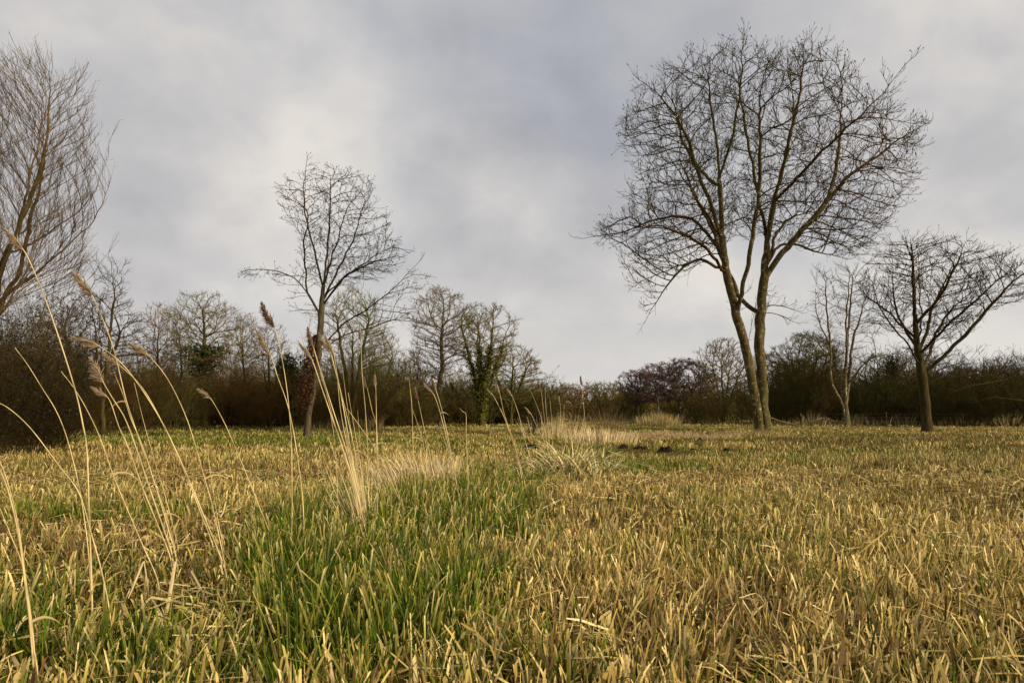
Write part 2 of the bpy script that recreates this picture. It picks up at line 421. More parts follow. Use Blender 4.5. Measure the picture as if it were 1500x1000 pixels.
# ---------------------------------------------------------------- the setting: ground
def ground():
    xs = np.concatenate([-np.geomspace(900, 30, 24), np.linspace(-28, 28, 150), np.geomspace(30, 900, 24)])
    ys = np.concatenate([np.linspace(-40, -1, 14), np.linspace(0, 45, 150), np.geomspace(46, 1800, 46)])
    X, Y = np.meshgrid(xs, ys, indexing='ij'); Z = gnd(X, Y)
    Z = np.where(Y > 150, Z * 0.3, Z)
    V = np.stack([X, Y, Z], -1).reshape(-1, 3); nx, ny = X.shape
    i = np.arange(nx * ny).reshape(nx, ny)
    Q = np.stack([i[:-1, :-1], i[1:, :-1], i[1:, 1:], i[:-1, 1:]], -1).reshape(-1, 4)
    m, nd, lk, b = new_mat('meadow_soil')
    g = nd.new('ShaderNodeNewGeometry')
    def nz(s, det=6):
        t = nd.new('ShaderNodeTexNoise'); t.inputs['Scale'].default_value = s; t.inputs['Detail'].default_value = det
        lk.new(g.outputs['Position'], t.inputs['Vector']); return t.outputs['Fac']
    r1 = nd.new('ShaderNodeValToRGB'); lk.new(nz(9, 10), r1.inputs[0])
    el = r1.color_ramp.elements; el[0].position = 0.38; el[0].color = (0.014, 0.010, 0.005, 1); el[1].position = 0.68; el[1].color = (0.09, 0.062, 0.024, 1)
    r2 = nd.new('ShaderNodeValToRGB'); lk.new(nz(0.35, 5), r2.inputs[0])
    el = r2.color_ramp.elements; el[0].position = 0.42; el[0].color = (0.17, 0.12, 0.045, 1); el[1].position = 0.58; el[1].color = (0.07, 0.08, 0.014, 1)
    mx = nd.new('ShaderNodeMixRGB'); lk.new(r1.outputs[0], mx.inputs[1]); lk.new(r2.outputs[0], mx.inputs[2])
    sp = nd.new('ShaderNodeSeparateXYZ'); lk.new(g.outputs['Position'], sp.inputs[0])
    mr = nd.new('ShaderNodeMapRange'); lk.new(sp.outputs['Y'], mr.inputs[0]); mr.inputs[1].default_value = 8; mr.inputs[2].default_value = 35
    mr.inputs[3].default_value = 0.1; mr.inputs[4].default_value = 0.8
    lk.new(mr.outputs[0], mx.inputs[0]); lk.new(mx.outputs[0], b.inputs['Base Color']); b.inputs['Roughness'].default_value = 1.0; b.inputs['Specular IOR Level'].default_value = 0.0
    bp = nd.new('ShaderNodeBump'); bp.inputs['Strength'].default_value = 0.8; bp.inputs['Distance'].default_value = 0.05
    lk.new(nz(20, 6), bp.inputs['Height']); lk.new(bp.outputs[0], b.inputs['Normal'])
    o = mesh_np('ground', V, Q, m); tag(o, kind='structure')
ground()

# ---------------------------------------------------------------- meadow blades
def blades(base, h, w, yaw, lean, curv, c0, c1, m, taper, r, pw=None):
    """strips: base (n,3); lean (n,2) horizontal slope at the root; curv (n,) extra outward bend"""
    n = len(base); t = np.linspace(0, 1, m)
    ld = nrm(np.concatenate([lean, np.zeros((n, 1))], 1)); la = np.linalg.norm(lean, axis=1)
    hor = (la[:, None] * t + curv[:, None] * t ** 2)                    # outward, in heights
    drop = np.clip(hor ** 2 * 0.35, 0, 0.9)
    P = base[:, None, :] + ld[:, None, :] * (hor * h[:, None])[..., None]
    P[..., 2] += h[:, None] * t * (1 - drop * 0.8)
    wd = np.stack([np.cos(yaw), np.sin(yaw), np.zeros(n)], 1)
    tw = w[:, None] * (1 - taper[:, None] * t ** 2.2) / 2
    A = P - wd[:, None] * tw[..., None]; B = P + wd[:, None] * tw[..., None]
    cut = (w * r.uniform(-2.2, 2.2, n) * (1 - taper * 0.6))[:, None]                    # slanting, torn tips
    dT = P[:, -1] - P[:, -2]; dT = nrm(dT); A[:, -1] -= dT * np.maximum(cut, 0); B[:, -1] += dT * np.minimum(cut, 0)
    V = np.stack([A, B], 2).reshape(-1, 3)
    i = (np.arange(n)[:, None] * m + np.arange(m - 1)[None]).ravel() * 2
    Q = np.stack([i, i + 1, i + 3, i + 2], 1)
    tt = t[None, :, None] ** (1.0 if pw is None else pw[:, None, None])
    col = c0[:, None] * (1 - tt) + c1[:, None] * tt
    return V, Q, np.repeat(col.reshape(-1, 3), 2, 0)

def blob(px, py, cx, cy, rx, ry, p=2): return np.exp(-(((px - cx) / rx) ** 2 + ((py - cy) / ry) ** 2) ** (p / 2))
def zones(x, y):
    px = 750 + F * x / y; py = HZ + 1000 * H / y
    g = np.maximum.reduce([
        1.0 * blob(px, py, 530, 865, 235, 135, 3), 0.55 * blob(px, py, 300, 970, 380, 90, 3), 0.95 * blob(px, py, 690, 770, 130, 75, 3),
        0.9 * blob(px, py, 720, 710, 150, 26), 0.85 * blob(px, py, 930, 685, 110, 18), 0.95 * blob(px, py, 930, 662, 150, 6),
        1.1 * blob(px, py, 320, 640, 270, 15, 4), 0.6 * blob(px, py, 600, 650, 250, 14), 0.6 * blob(px, py, 1250, 670, 330, 13), 0.55 * blob(px, py, 950, 628, 500, 5), 0.45 * blob(px, py, 1020, 622, 200, 4),
        0.42 * blob(px, py, 150, 800, 300, 110), 0.4 * blob(px, py, 1050, 800, 260, 70) * 0.6, 0.19 + 0 * px])
    g = g + 0.55 * (vnoise(x, y, 0.9, 1) - 0.5) * np.clip(g * 3, 0.3, 1) + 0.25 * (vnoise(x, y, 2.6, 2) - 0.5)
    # how brown and dull the straw is (0 pale, 1 brown)
    bn = 0.25 + 0.50 * blob(px, py, 100, 850, 400, 200, 3) + 1.1 * blob(px, py, 1330, 645, 240, 7, 4) + 0.8 * (vnoise(x, y, 0.7, 3) - 0.5) + 0.7 * (vnoise(x, y, 0.17, 31) - 0.5)
    pale = blob(px, py, 610, 690, 70, 30) + blob(px, py, 880, 640, 120, 9) + blob(px, py, 1000, 643, 110, 8)
    return np.clip(g, 0, 1), np.clip(bn - 0.4 * pale, 0, 1), px, py

STRAW = np.array([[0.70, 0.52, 0.19], [0.56, 0.40, 0.125], [0.84, 0.66, 0.30], [0.44, 0.31, 0.095]])
BROWN = np.array([[0.22, 0.13, 0.045], [0.12, 0.07, 0.028], [0.30, 0.20, 0.075], [0.38, 0.27, 0.12]])
GREEN = np.array([[0.070, 0.125, 0.007], [0.120, 0.180, 0.009], [0.028, 0.060, 0.006], [0.22, 0.235, 0.018]])

def meadow(y0, y1, dens, m, wscale, hscale, r, geo):
    per = 13                                                             # blades per tuft
    area_n = int(0.5 * (y1 ** 2 - y0 ** 2) * 1.78 * dens / per)
    y = np.sqrt(r.uniform(y0 ** 2, y1 ** 2, area_n)); x = r.uniform(-0.89, 0.89, area_n) * y
    g, bn, px, py = zones(x, y)
    keep = r.random(area_n) < 0.05 + 0.75 * vnoise(x, y, 3.4 if y1 < 18 else 1.2, 5) + 0.55 * vnoise(x, y, 8.0 if y1 < 18 else 2.0, 6) - 0.12 * bn
    x, y, g, bn, px, py = x[keep], y[keep], g[keep], bn[keep], px[keep], py[keep]
    k = len(x); idx = np.repeat(np.arange(k), per); n = len(idx)
    spread = 0.045 if y1 < 10 else (0.06 if y1 < 20 else 0.10)
    off = r.normal(0, spread, (n, 2)); bx = x[idx] + off[:, 0]; by = y[idx] + off[:, 1]
    isg = r.random(n) < np.clip(g[idx] * 1.25 - 0.05, 0.03, 0.95)
    z = gnd(bx, by) - 0.01
    tuft_h = r.uniform(0.75, 1.25, k)[idx]
    h = np.where(isg, r.uniform(0.12, 0.27, n), r.uniform(0.07, 0.235, n)) * tuft_h * hscale * (0.8 + 0.35 * vnoise(bx, by, 0.5, 8))
    h = np.where(isg & (g[idx] > 0.55) & (by < 11), h * 1.3, h); h = np.where((~isg) & (g[idx] > 0.55), h * 0.85, h)
    bpx = 750 + F * bx / by; bpy = HZ + 1000 * H / by
    bare = np.maximum.reduce([blob(bpx, bpy, 1010, 643, 85, 5.5, 4)] + [1.3 * blob(bpx, bpy, c_[0], c_[1] + 3, c_[2] * 0.62, 4.5, 4) for c_ in CLODS])
    h = h * (1 - 0.72 * np.clip(bare, 0, 1)) * (1 - 0.35 * blob(bpx, bpy, 260, 905, 130, 75, 4)) * 0.92
    w = np.where(isg, r.uniform(0.004, 0.010, n), 0.0032 + 0.0115 * r.beta(1.3, 2.2, n)) * wscale * np.where(by < 9, 1.28, 1.1)
    tl = r.normal(0, 0.13, (k, 2))[idx]
    lean = tl + off / spread * np.where(isg, 0.10, 0.15)[:, None] + r.normal(0, 0.085, (n, 2)) + np.array([0.02, 0])
    flat = (~isg) & (r.random(n) < 0.16)                                 # broken and lying
    lean = np.where(flat[:, None], lean * 5.0, lean)
    curv = np.abs(r.normal(0, 0.09, n)) + np.where(isg & (r.random(n) < 0.15), r.uniform(0.3, 0.9, n), 0)
    sc = STRAW[r.integers(0, 4, n)]; bc = BROWN[r.integers(0, 4, n)]; gc = GREEN[r.integers(0, 4, n)]
    isb = r.random(n) < bn[idx] * 0.85
    c = np.where(isg[:, None], gc, np.where(isb[:, None], bc, sc)) * r.uniform(0.6, 1.2, (n, 1))
    deep = np.clip((by - 20) / 30, 0, 1)[:, None]                         # moss and short turf between the far blades
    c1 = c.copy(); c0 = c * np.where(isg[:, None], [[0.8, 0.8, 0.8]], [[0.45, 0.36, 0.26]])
    tipb = isg & (r.random(n) < 0.36)                                     # cut, withered tips on green blades
    c1 = np.where(tipb[:, None], STRAW[r.integers(0, 4, n)] * 0.8, c1)
    gb = (~isg) & (r.random(n) < 0.25 * (0.3 + g[idx]))                  # straw still green at the foot
    c0 = np.where(gb[:, None], gc * 1.1, c0)
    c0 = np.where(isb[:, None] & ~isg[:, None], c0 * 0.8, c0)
    taper = np.where(isg, np.where(tipb, 0.3, 0.9), r.choice([0.1, 0.35, 0.8], n))
    yaw = r.normal(0, 0.9, n)
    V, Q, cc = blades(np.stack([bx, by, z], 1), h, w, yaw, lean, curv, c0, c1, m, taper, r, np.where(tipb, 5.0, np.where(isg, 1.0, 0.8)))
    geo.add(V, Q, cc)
CLODS = [(912, 657, 24, 9, 'leftmost black peat clod by the feathery straw stand'), (936, 659, 34, 9, 'flat black peat clod right of the leftmost one'),
    (976, 662, 38, 13, 'largest black peat clod, in front of the bare tan strip'), (1014, 660, 20, 6, 'low sliver of peat right of the largest clod'),
    (1062, 659, 28, 6, 'thin peat ridge furthest right, nearest the twin trunks'), (1004, 640, 13, 8, 'upright peat clod on the tan strip behind'),
    (1032, 641, 12, 8, 'small round peat clod on the tan strip left of the twin trunks'), (1025, 648, 10, 5, 'tiny peat clod between the tan strip and the green grass'),
    (958, 638, 22, 5, 'low dark peat smear at the left end of the tan strip'), (775, 657, 28, 6, 'low peat patch left of the sedge tussock')]
rm = np.random.default_rng(21)
gm = Geo()
meadow(1.9, 5.0, 2300, 5, 1.0, 1.0, rm, gm)
meadow(5.0, 9.0, 1450, 4, 1.15, 1.0, rm, gm)
meadow(9.0, 17.0, 560, 3, 1.5, 0.95, rm, gm)
meadow(17.0, 30.0, 130, 3, 2.4, 0.85, rm, gm)
meadow(30.0, 55.0, 42, 2, 4.0, 0.75, rm, gm)
meadow(55.0, 105.0, 13, 2, 7.5, 0.8, rm, gm)
def long_blades():
    r = np.random.default_rng(88); n = 26000; y = np.sqrt(r.uniform(2.3 ** 2, 13 ** 2, n)); x = r.uniform(-0.87, 0.87, n) * y
    g, bn, px, py = zones(x, y); k = r.random(n) < np.clip(g - 0.35, 0, 1) * 0.9 * (0.2 + vnoise(x, y, 2.2, 9)); x, y = x[k], y[k]; n = len(x)
    h = r.uniform(0.20, 0.40, n) * 0.95; c = GREEN[r.integers(0, 4, n)] * r.uniform(0.8, 1.25, (n, 1))
    dry = r.random(n) < 0.25; c = np.where(dry[:, None], STRAW[r.integers(0, 4, n)] * 0.85, c)
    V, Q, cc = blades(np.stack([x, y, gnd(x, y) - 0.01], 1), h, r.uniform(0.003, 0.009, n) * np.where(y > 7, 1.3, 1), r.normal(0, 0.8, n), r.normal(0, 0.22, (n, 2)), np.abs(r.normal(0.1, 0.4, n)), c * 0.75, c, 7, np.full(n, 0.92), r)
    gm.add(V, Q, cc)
long_blades()
tag(gm.obj('grass', M['blade'], smooth=False), 'mown sedge and grass stubble, straw yellow and green, covering the meadow', 'grass', kind='stuff')

# loose litter: bent broad leaves and lying straws
def litter():
    r = np.random.default_rng(33); g = Geo()
    n = 22000; y = np.sqrt(r.uniform(2.0 ** 2, 12 ** 2, n)); x = r.uniform(-0.85, 0.85, n) * y
    gg, bn, px, py = zones(x, y); k = r.random(n) < np.where(gg > 0.55, 0.25, 1.0); x = x[k]; y = y[k]; n = len(x)
    z = gnd(x, y) + r.uniform(0.02, 0.15, n); a = r.uniform(0, 2 * PI, n)
    Ln = r.uniform(0.06, 0.26, n); d = np.stack([np.cos(a), np.sin(a), r.normal(0, 0.28, n)], 1)
    T = strands(np.stack([x, y, z], 1), d, Ln, 4, -0.06, 0.12, r); T[..., 2] = np.maximum(T[..., 2], gnd(T[..., 0], T[..., 1]) + 0.006)
    wd = nrm(np.cross(nrm(d), np.array([0, 0, 1.0])) + r.normal(0, 0.3, (n, 3))); w = r.uniform(0.0025, 0.0085, n)[:, None, None] * np.array([0.8, 1, 1, 0.5])[None, :, None]
    V = np.stack([T - wd[:, None] * w, T + wd[:, None] * w], 2).reshape(-1, 3)
    i = (np.arange(n)[:, None] * 4 + np.arange(3)[None]).ravel() * 2; Q = np.stack([i, i + 1, i + 3, i + 2], 1)
    c = np.where((r.random(n) < 0.35)[:, None], BROWN[r.integers(0, 4, n)], STRAW[r.integers(0, 4, n)]) * r.uniform(0.7, 1.1, (n, 1))
    g.add(V, Q, np.repeat(c, 8, 0))
    tag(g.obj('straw_litter', M['blade'], smooth=False), 'loose broken straws lying among the stubble', 'straw', kind='stuff')
litter()

# ---------------------------------------------------------------- broken pale leaves in the near left (each one a thing)
def flat_leaf(pts, w, label, D):
    P = np.array([at(a, b, d) for a, b, d in pts]); m = len(P)
    # straight sections with sharp folds
    A = []; 
    for i in range(m - 1):
        for t in (0.0, 0.5) if i < m - 2 else (0.0, 0.5, 1.0): A.append(P[i] * (1 - t) + P[i + 1] * t)
    A = np.array(A); n = len(A); d = np.gradient(A, axis=0); view = np.array([0, -1, 0.35])
    s = nrm(np.cross(nrm(d), view)); ww = w * np.interp(np.arange(n), [0, 1, n - 2, n - 1], [0.7, 1, 0.9, 0.45])[:, None]
    nn = nrm(np.cross(s, nrm(d)))
    V = np.concatenate([A - s * ww / 2, A + nn * ww * 0.12, A + s * ww / 2]); q = []
    for i in range(n - 1):
        q.append([i, i + 1, n + i + 1, n + i]); q.append([n + i, n + i + 1, 2 * n + i + 1, 2 * n + i])
    c = np.tile(np.array([[0.66, 0.50, 0.26]]), (3 * n, 1)) * rng.uniform(0.85, 1.1, (3 * n, 1))
    loc = A[0].copy(); o = mesh_np('broken_leaf', V - loc, np.array(q), M['blade'], None, c, False); o.location = loc
    tag(o, label, 'dry leaf', 'snapped pale reed leaves in the near grass')
for pts, w, lb in [
    ([(257, 822, 3.75), (247, 880, 3.6), (242, 908, 3.5)], 0.020, 'wide upright pale leaf stub at the foot of the plumed reed bunch'),
    ([(210, 822, 3.9), (188, 876, 3.7)], 0.014, 'pale leaf leaning like one leg of a peak left of the reed bunch foot'),
    ([(211, 821, 3.9), (218, 868, 3.8)], 0.009, 'thin pale straw leaning down right from the peak left of the reed bunch foot'),
    ([(200, 897, 3.55), (221, 874, 3.6), (300, 888, 3.6)], 0.013, 'long pale leaf folded into a roof shape below the reed bunch'),
    ([(222, 876, 3.55), (243, 910, 3.4)], 0.012, 'short pale leaf slanting down right from the fold of the roof shaped leaf'),
    ([(234, 852, 3.7), (279, 858, 3.7)], 0.008, 'narrow pale leaf lying level just below the reed bunch'),
    ([(312, 890, 3.5), (345, 920, 3.35), (368, 945, 3.2)], 0.013, 'pale leaf slanting down to the right over dark green blades'),
    ([(280, 836, 3.9), (303, 878, 3.7)], 0.013, 'pale straight leaf slanting down right beside the reed bunch foot'),
    ([(18, 960, 2.85), (38, 995, 2.75)], 0.022, 'broad cream leaf at the lower left corner of the meadow'),
    ([(64, 970, 2.8), (76, 992, 2.75)], 0.013, 'small cream leaf stub next to the leftmost reed stems near the bottom edge'),
    ([(629, 732, 7.0), (628, 756, 6.9)], 0.034, 'broad cut leaf standing upright and pale above the green sedge'),
    ([(297, 752, 5.8), (330, 787, 5.4), (352, 800, 5.3)], 0.014, 'pale leaf bent over at the base of the arching reeds'),
    ([(392, 840, 4.3), (396, 822, 4.3), (407, 815, 4.3)], 0.016, 'hooked pale leaf tip curling over the green blades'),
    ([(270, 945, 3.2), (287, 932, 3.25), (318, 910, 3.35)], 0.010, 'pale straw sloping up right under the roof shaped leaf'),
    ]:
    flat_leaf(pts, w, lb, 0)

# ---------------------------------------------------------------- reeds
M['reed_plume'] = blade_mat('reed_plume', 0.35, 0.8)
def reed(pts, plume, label, r, D=None, rad=0.0052, leaf=None, tone=1.0, plen=None, dark=False, name='reed'):
    """pts photo pixels from the tip down to the lowest visible point; plume = number of pixels it takes from the tip"""
    pb = pts[-1][1]
    D = D or (H - 0.15) / ((pb - HZ) / F)
    P = np.array([at(a, b, D) for a, b in pts])[::-1]
    bx, by = P[0][0] + (P[0][0] - P[1][0]) * 0.15, D
    P = np.concatenate([[[bx, by, float(gnd(bx, by)) - 0.02]], P])
    # sway a little towards and away from the viewer as well
    t = np.linspace(0, 1, len(P)); P[:, 1] += 0.03 * r.normal() * t ** 2 * D / 4
    q = np.concatenate([[2 * P[0] - P[1]], P, [2 * P[-1] - P[-2]]]); o = []
    for i in range(1, len(q) - 2):
        for t in np.arange(6) / 6:
            o.append(0.5 * ((2 * q[i]) + (-q[i - 1] + q[i + 1]) * t + (2 * q[i - 1] - 5 * q[i] + 4 * q[i + 1] - q[i + 2]) * t * t + (-q[i - 1] + 3 * q[i] - 3 * q[i + 1] + q[i + 2]) * t ** 3))
    o.append(P[-1]); S = np.array(o); m = len(S); loc = np.array([bx, by, float(gnd(bx, by))])
    e = empty(name, loc); tag(e, label, 'reed', 'dry reeds standing in the meadow')
    rad = rad * (0.70 if D < 5 else 0.92)
    R = rad * np.linspace(1, 0.38, m); R[::9] *= 1.25
    V, Q = strand_tubes(S[None], R[None], 7)
    seg = np.repeat(0.9 + 0.18 * np.sin(np.arange(m) * 0.7 + r.uniform(0, 6)), 7)[:, None]
    seg[::1] *= np.repeat(np.where(np.arange(m) % 9 == 0, 0.55, 1.0), 7)[:, None]
    c = np.array([[0.74, 0.56, 0.27]]) * seg * tone * r.uniform(0.85, 1.05)
    mesh_np('stem', V - loc, Q, M['blade'], e, c)
    if plume:
        L0 = plume / F * D; d = np.linalg.norm(np.diff(S, axis=0), axis=1); cum = np.concatenate([[0], np.cumsum(d[::-1])])[::-1]
        nb = int(260 if D < 8 else 110); u = r.uniform(0, 1, nb) ** 0.8
        tgt = u * L0; k = np.array([np.interp(x, cum[::-1], S[::-1][:, j]) for x in tgt for j in range(3)]).reshape(-1, 3)
        top = nrm(S[-1] - S[np.searchsorted(-cum, -L0)]) if L0 < cum[0] else np.array([0, 0, 1.0])
        side = np.array([-1.0, 0, -0.15]) * (1 if top[0] < 0.25 else -0.4)
        dr = nrm(top[None] * 0.9 + r.normal(0, 0.24 if D < 5 else 0.11, (nb, 3)) + side[None] * r.uniform(0, 0.75 if D < 5 else 0.3, (nb, 1)))
        ln = L0 * (0.12 + 0.50 * u * (1.1 - u * 0.45)) * r.uniform(0.6, 1.1, nb)
        T = strands(k, dr, ln, 5, -0.07, 0.07, r)
        rr = max(0.0028, 0.0009 * D) * np.array([0.35, 0.8, 1.0, 0.75, 0.2])[None] * r.uniform(0.6, 1.2, (nb, 1))
        V, Q = strand_tubes(T, rr * 0.62, 3)
        base = np.array([0.26, 0.16, 0.10]) if dark else np.array([0.48, 0.35, 0.22])
        cc = np.repeat(base * r.uniform(0.6, 1.35, (nb, 1)), 15, 0)
        mesh_np('plume', V - loc, Q, M['reed_plume'], e, cc)
    for (fi, dx, dz, ll) in (leaf or []):
        i = int(fi * (m - 1)); p = S[i]; n = 9; t = np.linspace(0, 1, n)
        A = p[None] + np.stack([dx * ll * t, 0.15 * ll * t, ll * (dz * t - 0.6 * t ** 2.2)], 1)
        ww = 0.010 * (1 - t ** 2)[:, None] + 0.001; V = np.concatenate([A + [0, 0, 1] * ww / 2, A - [0, 0, 1] * ww / 2])
        Q = np.array([[j, j + 1, n + j + 1, n + j] for j in range(n - 1)])
        mesh_np('leaf', V - loc, Q, M['blade'], e, np.tile([[0.58, 0.42, 0.19]], (2 * n, 1)), False)
    return e
rr_ = np.random.default_rng(5)
REEDS = [
 ([(14,338),(30,358),(46,383),(78,465),(110,566),(122,620),(128,662),(131,755),(135,877),(134,905)], 38, 'tallest near reed with a feathery plume reaching up before the willow', 0.0065, 0),
 ([(112,400),(124,415),(138,435),(157,480),(170,520),(184,580),(198,625),(216,675),(238,745),(257,812)], 42, 'tall reed of the left bunch with a drooping brown plume right of the dark bush', 0.0068, 0),
 ([(110,497),(128,499),(148,507),(180,532),(207,567),(232,607),(254,650),(276,700),(297,751),(329,832)], 42, 'arching reed whose long plume points level to the left over the dark trees', 0.0066, 0),
 ([(150,517),(162,527),(177,537),(204,563),(225,595),(250,645),(274,700),(294,751),(312,800)], 32, 'arching reed just under the level plume, its shorter plume hanging below', 0.006, 0),
 ([(137,525),(146,540),(154,560),(168,585),(184,612),(200,655),(218,710),(240,775),(252,812)], 40, 'reed of the left bunch with a pale narrow plume standing before the dark bush', 0.008, 0),
 ([(139,567),(150,574),(163,586),(176,625),(189,655),(210,715),(232,770),(250,818)], 26, 'lower reed of the left bunch with a short pale plume beneath the narrow one', 0.006, 0),
 ([(176,550),(186,580),(196,615),(212,655),(230,715),(247,775),(258,818)], 0, 'plumeless stem close along the right side of the left bunch', 0.0048, 0),
 ([(93,544),(112,570),(128,598),(147,639),(166,694),(182,734),(210,800),(231,850)], 0, 'plumeless reed bending left from the foot of the left bunch', 0.005, 0),
 ([(29,510),(46,535),(64,566),(86,604),(102,649),(117,715),(128,790),(133,860)], 0, 'plumeless curved reed just left of the tallest near reed', 0.0048, 0),
 ([(-22,578),(0,588),(22,602),(50,630),(90,684),(117,722),(134,780),(150,840),(162,905)], 0, 'reed arching in low from the left edge over the dark bush', 0.0048, 0),
 ([(-22,640),(-8,664),(2,688),(15,725),(28,785),(38,860),(46,935),(49,985)], 0, 'thick bent stem at the left edge near the bottom corner', 0.0056, 0),
 ([(-12,655),(4,688),(20,740),(31,800),(40,870),(48,940),(55,985)], 0, 'stem close beside the thick bent one at the left edge', 0.0042, 0),
 ([(-18,712),(0,750),(16,788),(31,825),(42,880),(50,950)], 0, 'short slanting stem rising from the bottom corner to the left edge', 0.0046, 0),
 ([(195,504),(207,510),(220,520),(248,556),(276,616),(298,692),(310,735),(320,780),(331,839)], 34, 'arching reed with a small brown plume over the slender far trees', 0.0052, 0),
 ([(288,570),(297,575),(308,584),(326,615),(342,650),(371,720),(402,800)], 24, 'shortest arching reed with a small pinkish plume before the red scrub', 0.0052, 0),
 ([(391,447),(397,464),(405,481),(411,505),(421,566),(427,638),(428,728),(427,800)], 38, 'tall reed with a dark pointed plume left of the russet leafed tree', 0.0058, 1),
 ([(379,488),(388,505),(398,523),(407,552),(420,588),(428,622),(436,670),(443,728),(446,793)], 38, 'reed with a faint narrow plume leaning left beside the dark pointed one', 0.0052, 0),
 ([(438,503),(446,512),(456,526),(470,566),(484,606),(504,663),(519,714),(527,775)], 30, 'leftmost leaning reed of the middle bunch with a pale plume before the russet leaves', 0.0066, 0),
 ([(450,480),(453,492),(458,508),(466,534),(488,602),(510,670),(524,728),(538,790)], 34, 'reed of the middle bunch with a dark narrow plume against the trunk', 0.0060, 1),
 ([(466,488),(474,500),(484,518),(489,536),(499,577),(513,656),(524,714),(531,764)], 34, 'reed of the middle bunch with a bushy pale plume right of the trunk', 0.0064, 0),
 ([(476,492),(481,503),(488,518),(495,559),(506,602),(517,649),(531,728),(534,770)], 30, 'rightmost plumed reed of the middle bunch tight beside the bushy plume', 0.0056, 0),
 ([(492,560),(497,600),(507,650),(520,705),(534,775)], 0, 'short plumeless stem inside the middle bunch', 0.005, 0),
 ([(484,600),(490,640),(494,700),(496,770)], 0, 'thin upright stem left of the middle bunch foot', 0.004, 0),
 ([(500,592),(506,598),(514,606),(553,663),(576,712),(596,757)], 0, 'snapped reed slanting across the middle bunch down to the right', 0.0046, 0),
 ([(526,478),(527,490),(528,502),(530,548),(535,602),(539,670),(541,724)], 24, 'straight reed with a thin plume right of the middle bunch', 0.0058, 0),
 ([(534,550),(536,558),(540,572),(546,602),(552,627),(555,700)], 22, 'small brown plumed reed leaning against a straight stem', 0.0056, 1),
 ([(551,550),(551,562),(551,574),(552,640),(553,764)], 20, 'straight upright reed with a faint plume at the edge of the bushy trees', 0.0052, 0),
 ([(524,600),(527,640),(532,700)], 0, 'short thin stem just left of the straight plumed reed', 0.0045, 0),
 ([(598,552),(602,584),(604,620),(605,656),(609,728)], 0, 'straight bare reed rising above the pale dead grass tuft', 0.0058, 0),
 ([(604,600),(612,622),(619,645),(624,680)], 0, 'short stem leaning left out of the pale dead grass tuft', 0.007, 0),
 ([(609,568),(611,578),(614,592),(619,616),(626,648),(634,690)], 20, 'reed with a dark fuzzy plume behind the pale dead grass tuft', 0.006, 1),
 ([(623,562),(629,570),(637,580),(645,605),(655,645),(667,704)], 22, 'left one of the close pair of plumed reeds right of the pale tuft', 0.0066, 0),
 ([(631,553),(634,562),(639,575),(648,605),(659,656),(670,716)], 22, 'right one of the close pair of plumed reeds right of the pale tuft', 0.0066, 1),
 ([(674,598),(679,603),(683,608),(683,640),(686,710)], 0, 'bare upright reed with its tip snapped to the left', 0.0058, 0),
 ([(713,570),(718,574),(724,582),(738,610),(746,632),(756,664),(765,704)], 16, 'reed with a pinkish plume leaning left over the open meadow', 0.0068, 0),
 ([(728,564),(731,572),(734,585),(739,608),(750,640),(768,704)], 14, 'faint thin plumed reed tight behind the pinkish one', 0.005, 0),
 ([(743,570),(746,574),(751,582),(760,608),(770,648),(784,696)], 14, 'reed with a short light plume right of the pinkish pair', 0.006, 0),
 ([(769,597),(773,600),(779,608),(788,628),(799,650),(806,670)], 14, 'small drooping reed in front of the dark leaning stump', 0.0066, 0),
 ([(788,559),(790,566),(793,576),(796,600),(800,640),(803,664)], 16, 'leftmost dark plumed reed of the clump behind the tussock', 0.007, 1),
 ([(777,572),(780,578),(785,590),(791,606),(799,636),(803,660)], 12, 'reed leaning left out of the clump behind the tussock', 0.006, 1),
 ([(799,566),(799,580),(800,600),(804,640),(806,662)], 0, 'straight pale stem in the middle of the clump behind the tussock', 0.007, 0),
 ([(801,577),(804,584),(806,594),(808,620),(810,658)], 14, 'dark plumed reed just right of the straight pale stem in the clump', 0.006, 1),
 ([(818,580),(820,588),(821,600),(822,630),(824,660)], 10, 'thin plumed reed at the right side of the clump behind the tussock', 0.006, 0),
 ([(835,590),(829,588),(826,600),(827,630),(830,660)], 8, 'bent over reed at the right end of the clump behind the tussock', 0.006, 0),
 ([(851,551),(852,558),(853,566),(854,585),(856,605),(860,655)], 15, 'lone upright reed with a dark brown plume above the tussock', 0.0058, 1),
 ([(853,575),(849,595),(846,612),(843,640),(842,660)], 0, 'bare stem crossing the foot of the lone dark plumed reed', 0.005, 0),
 ([(545,690),(551,712),(558,750)], 0, 'low broken stem right of the middle bunch foot', 0.006, 0),
 ([(722,640),(724,660),(728,700)], 0, 'low bare stem in front of the green sedge strip', 0.005, 0),
]
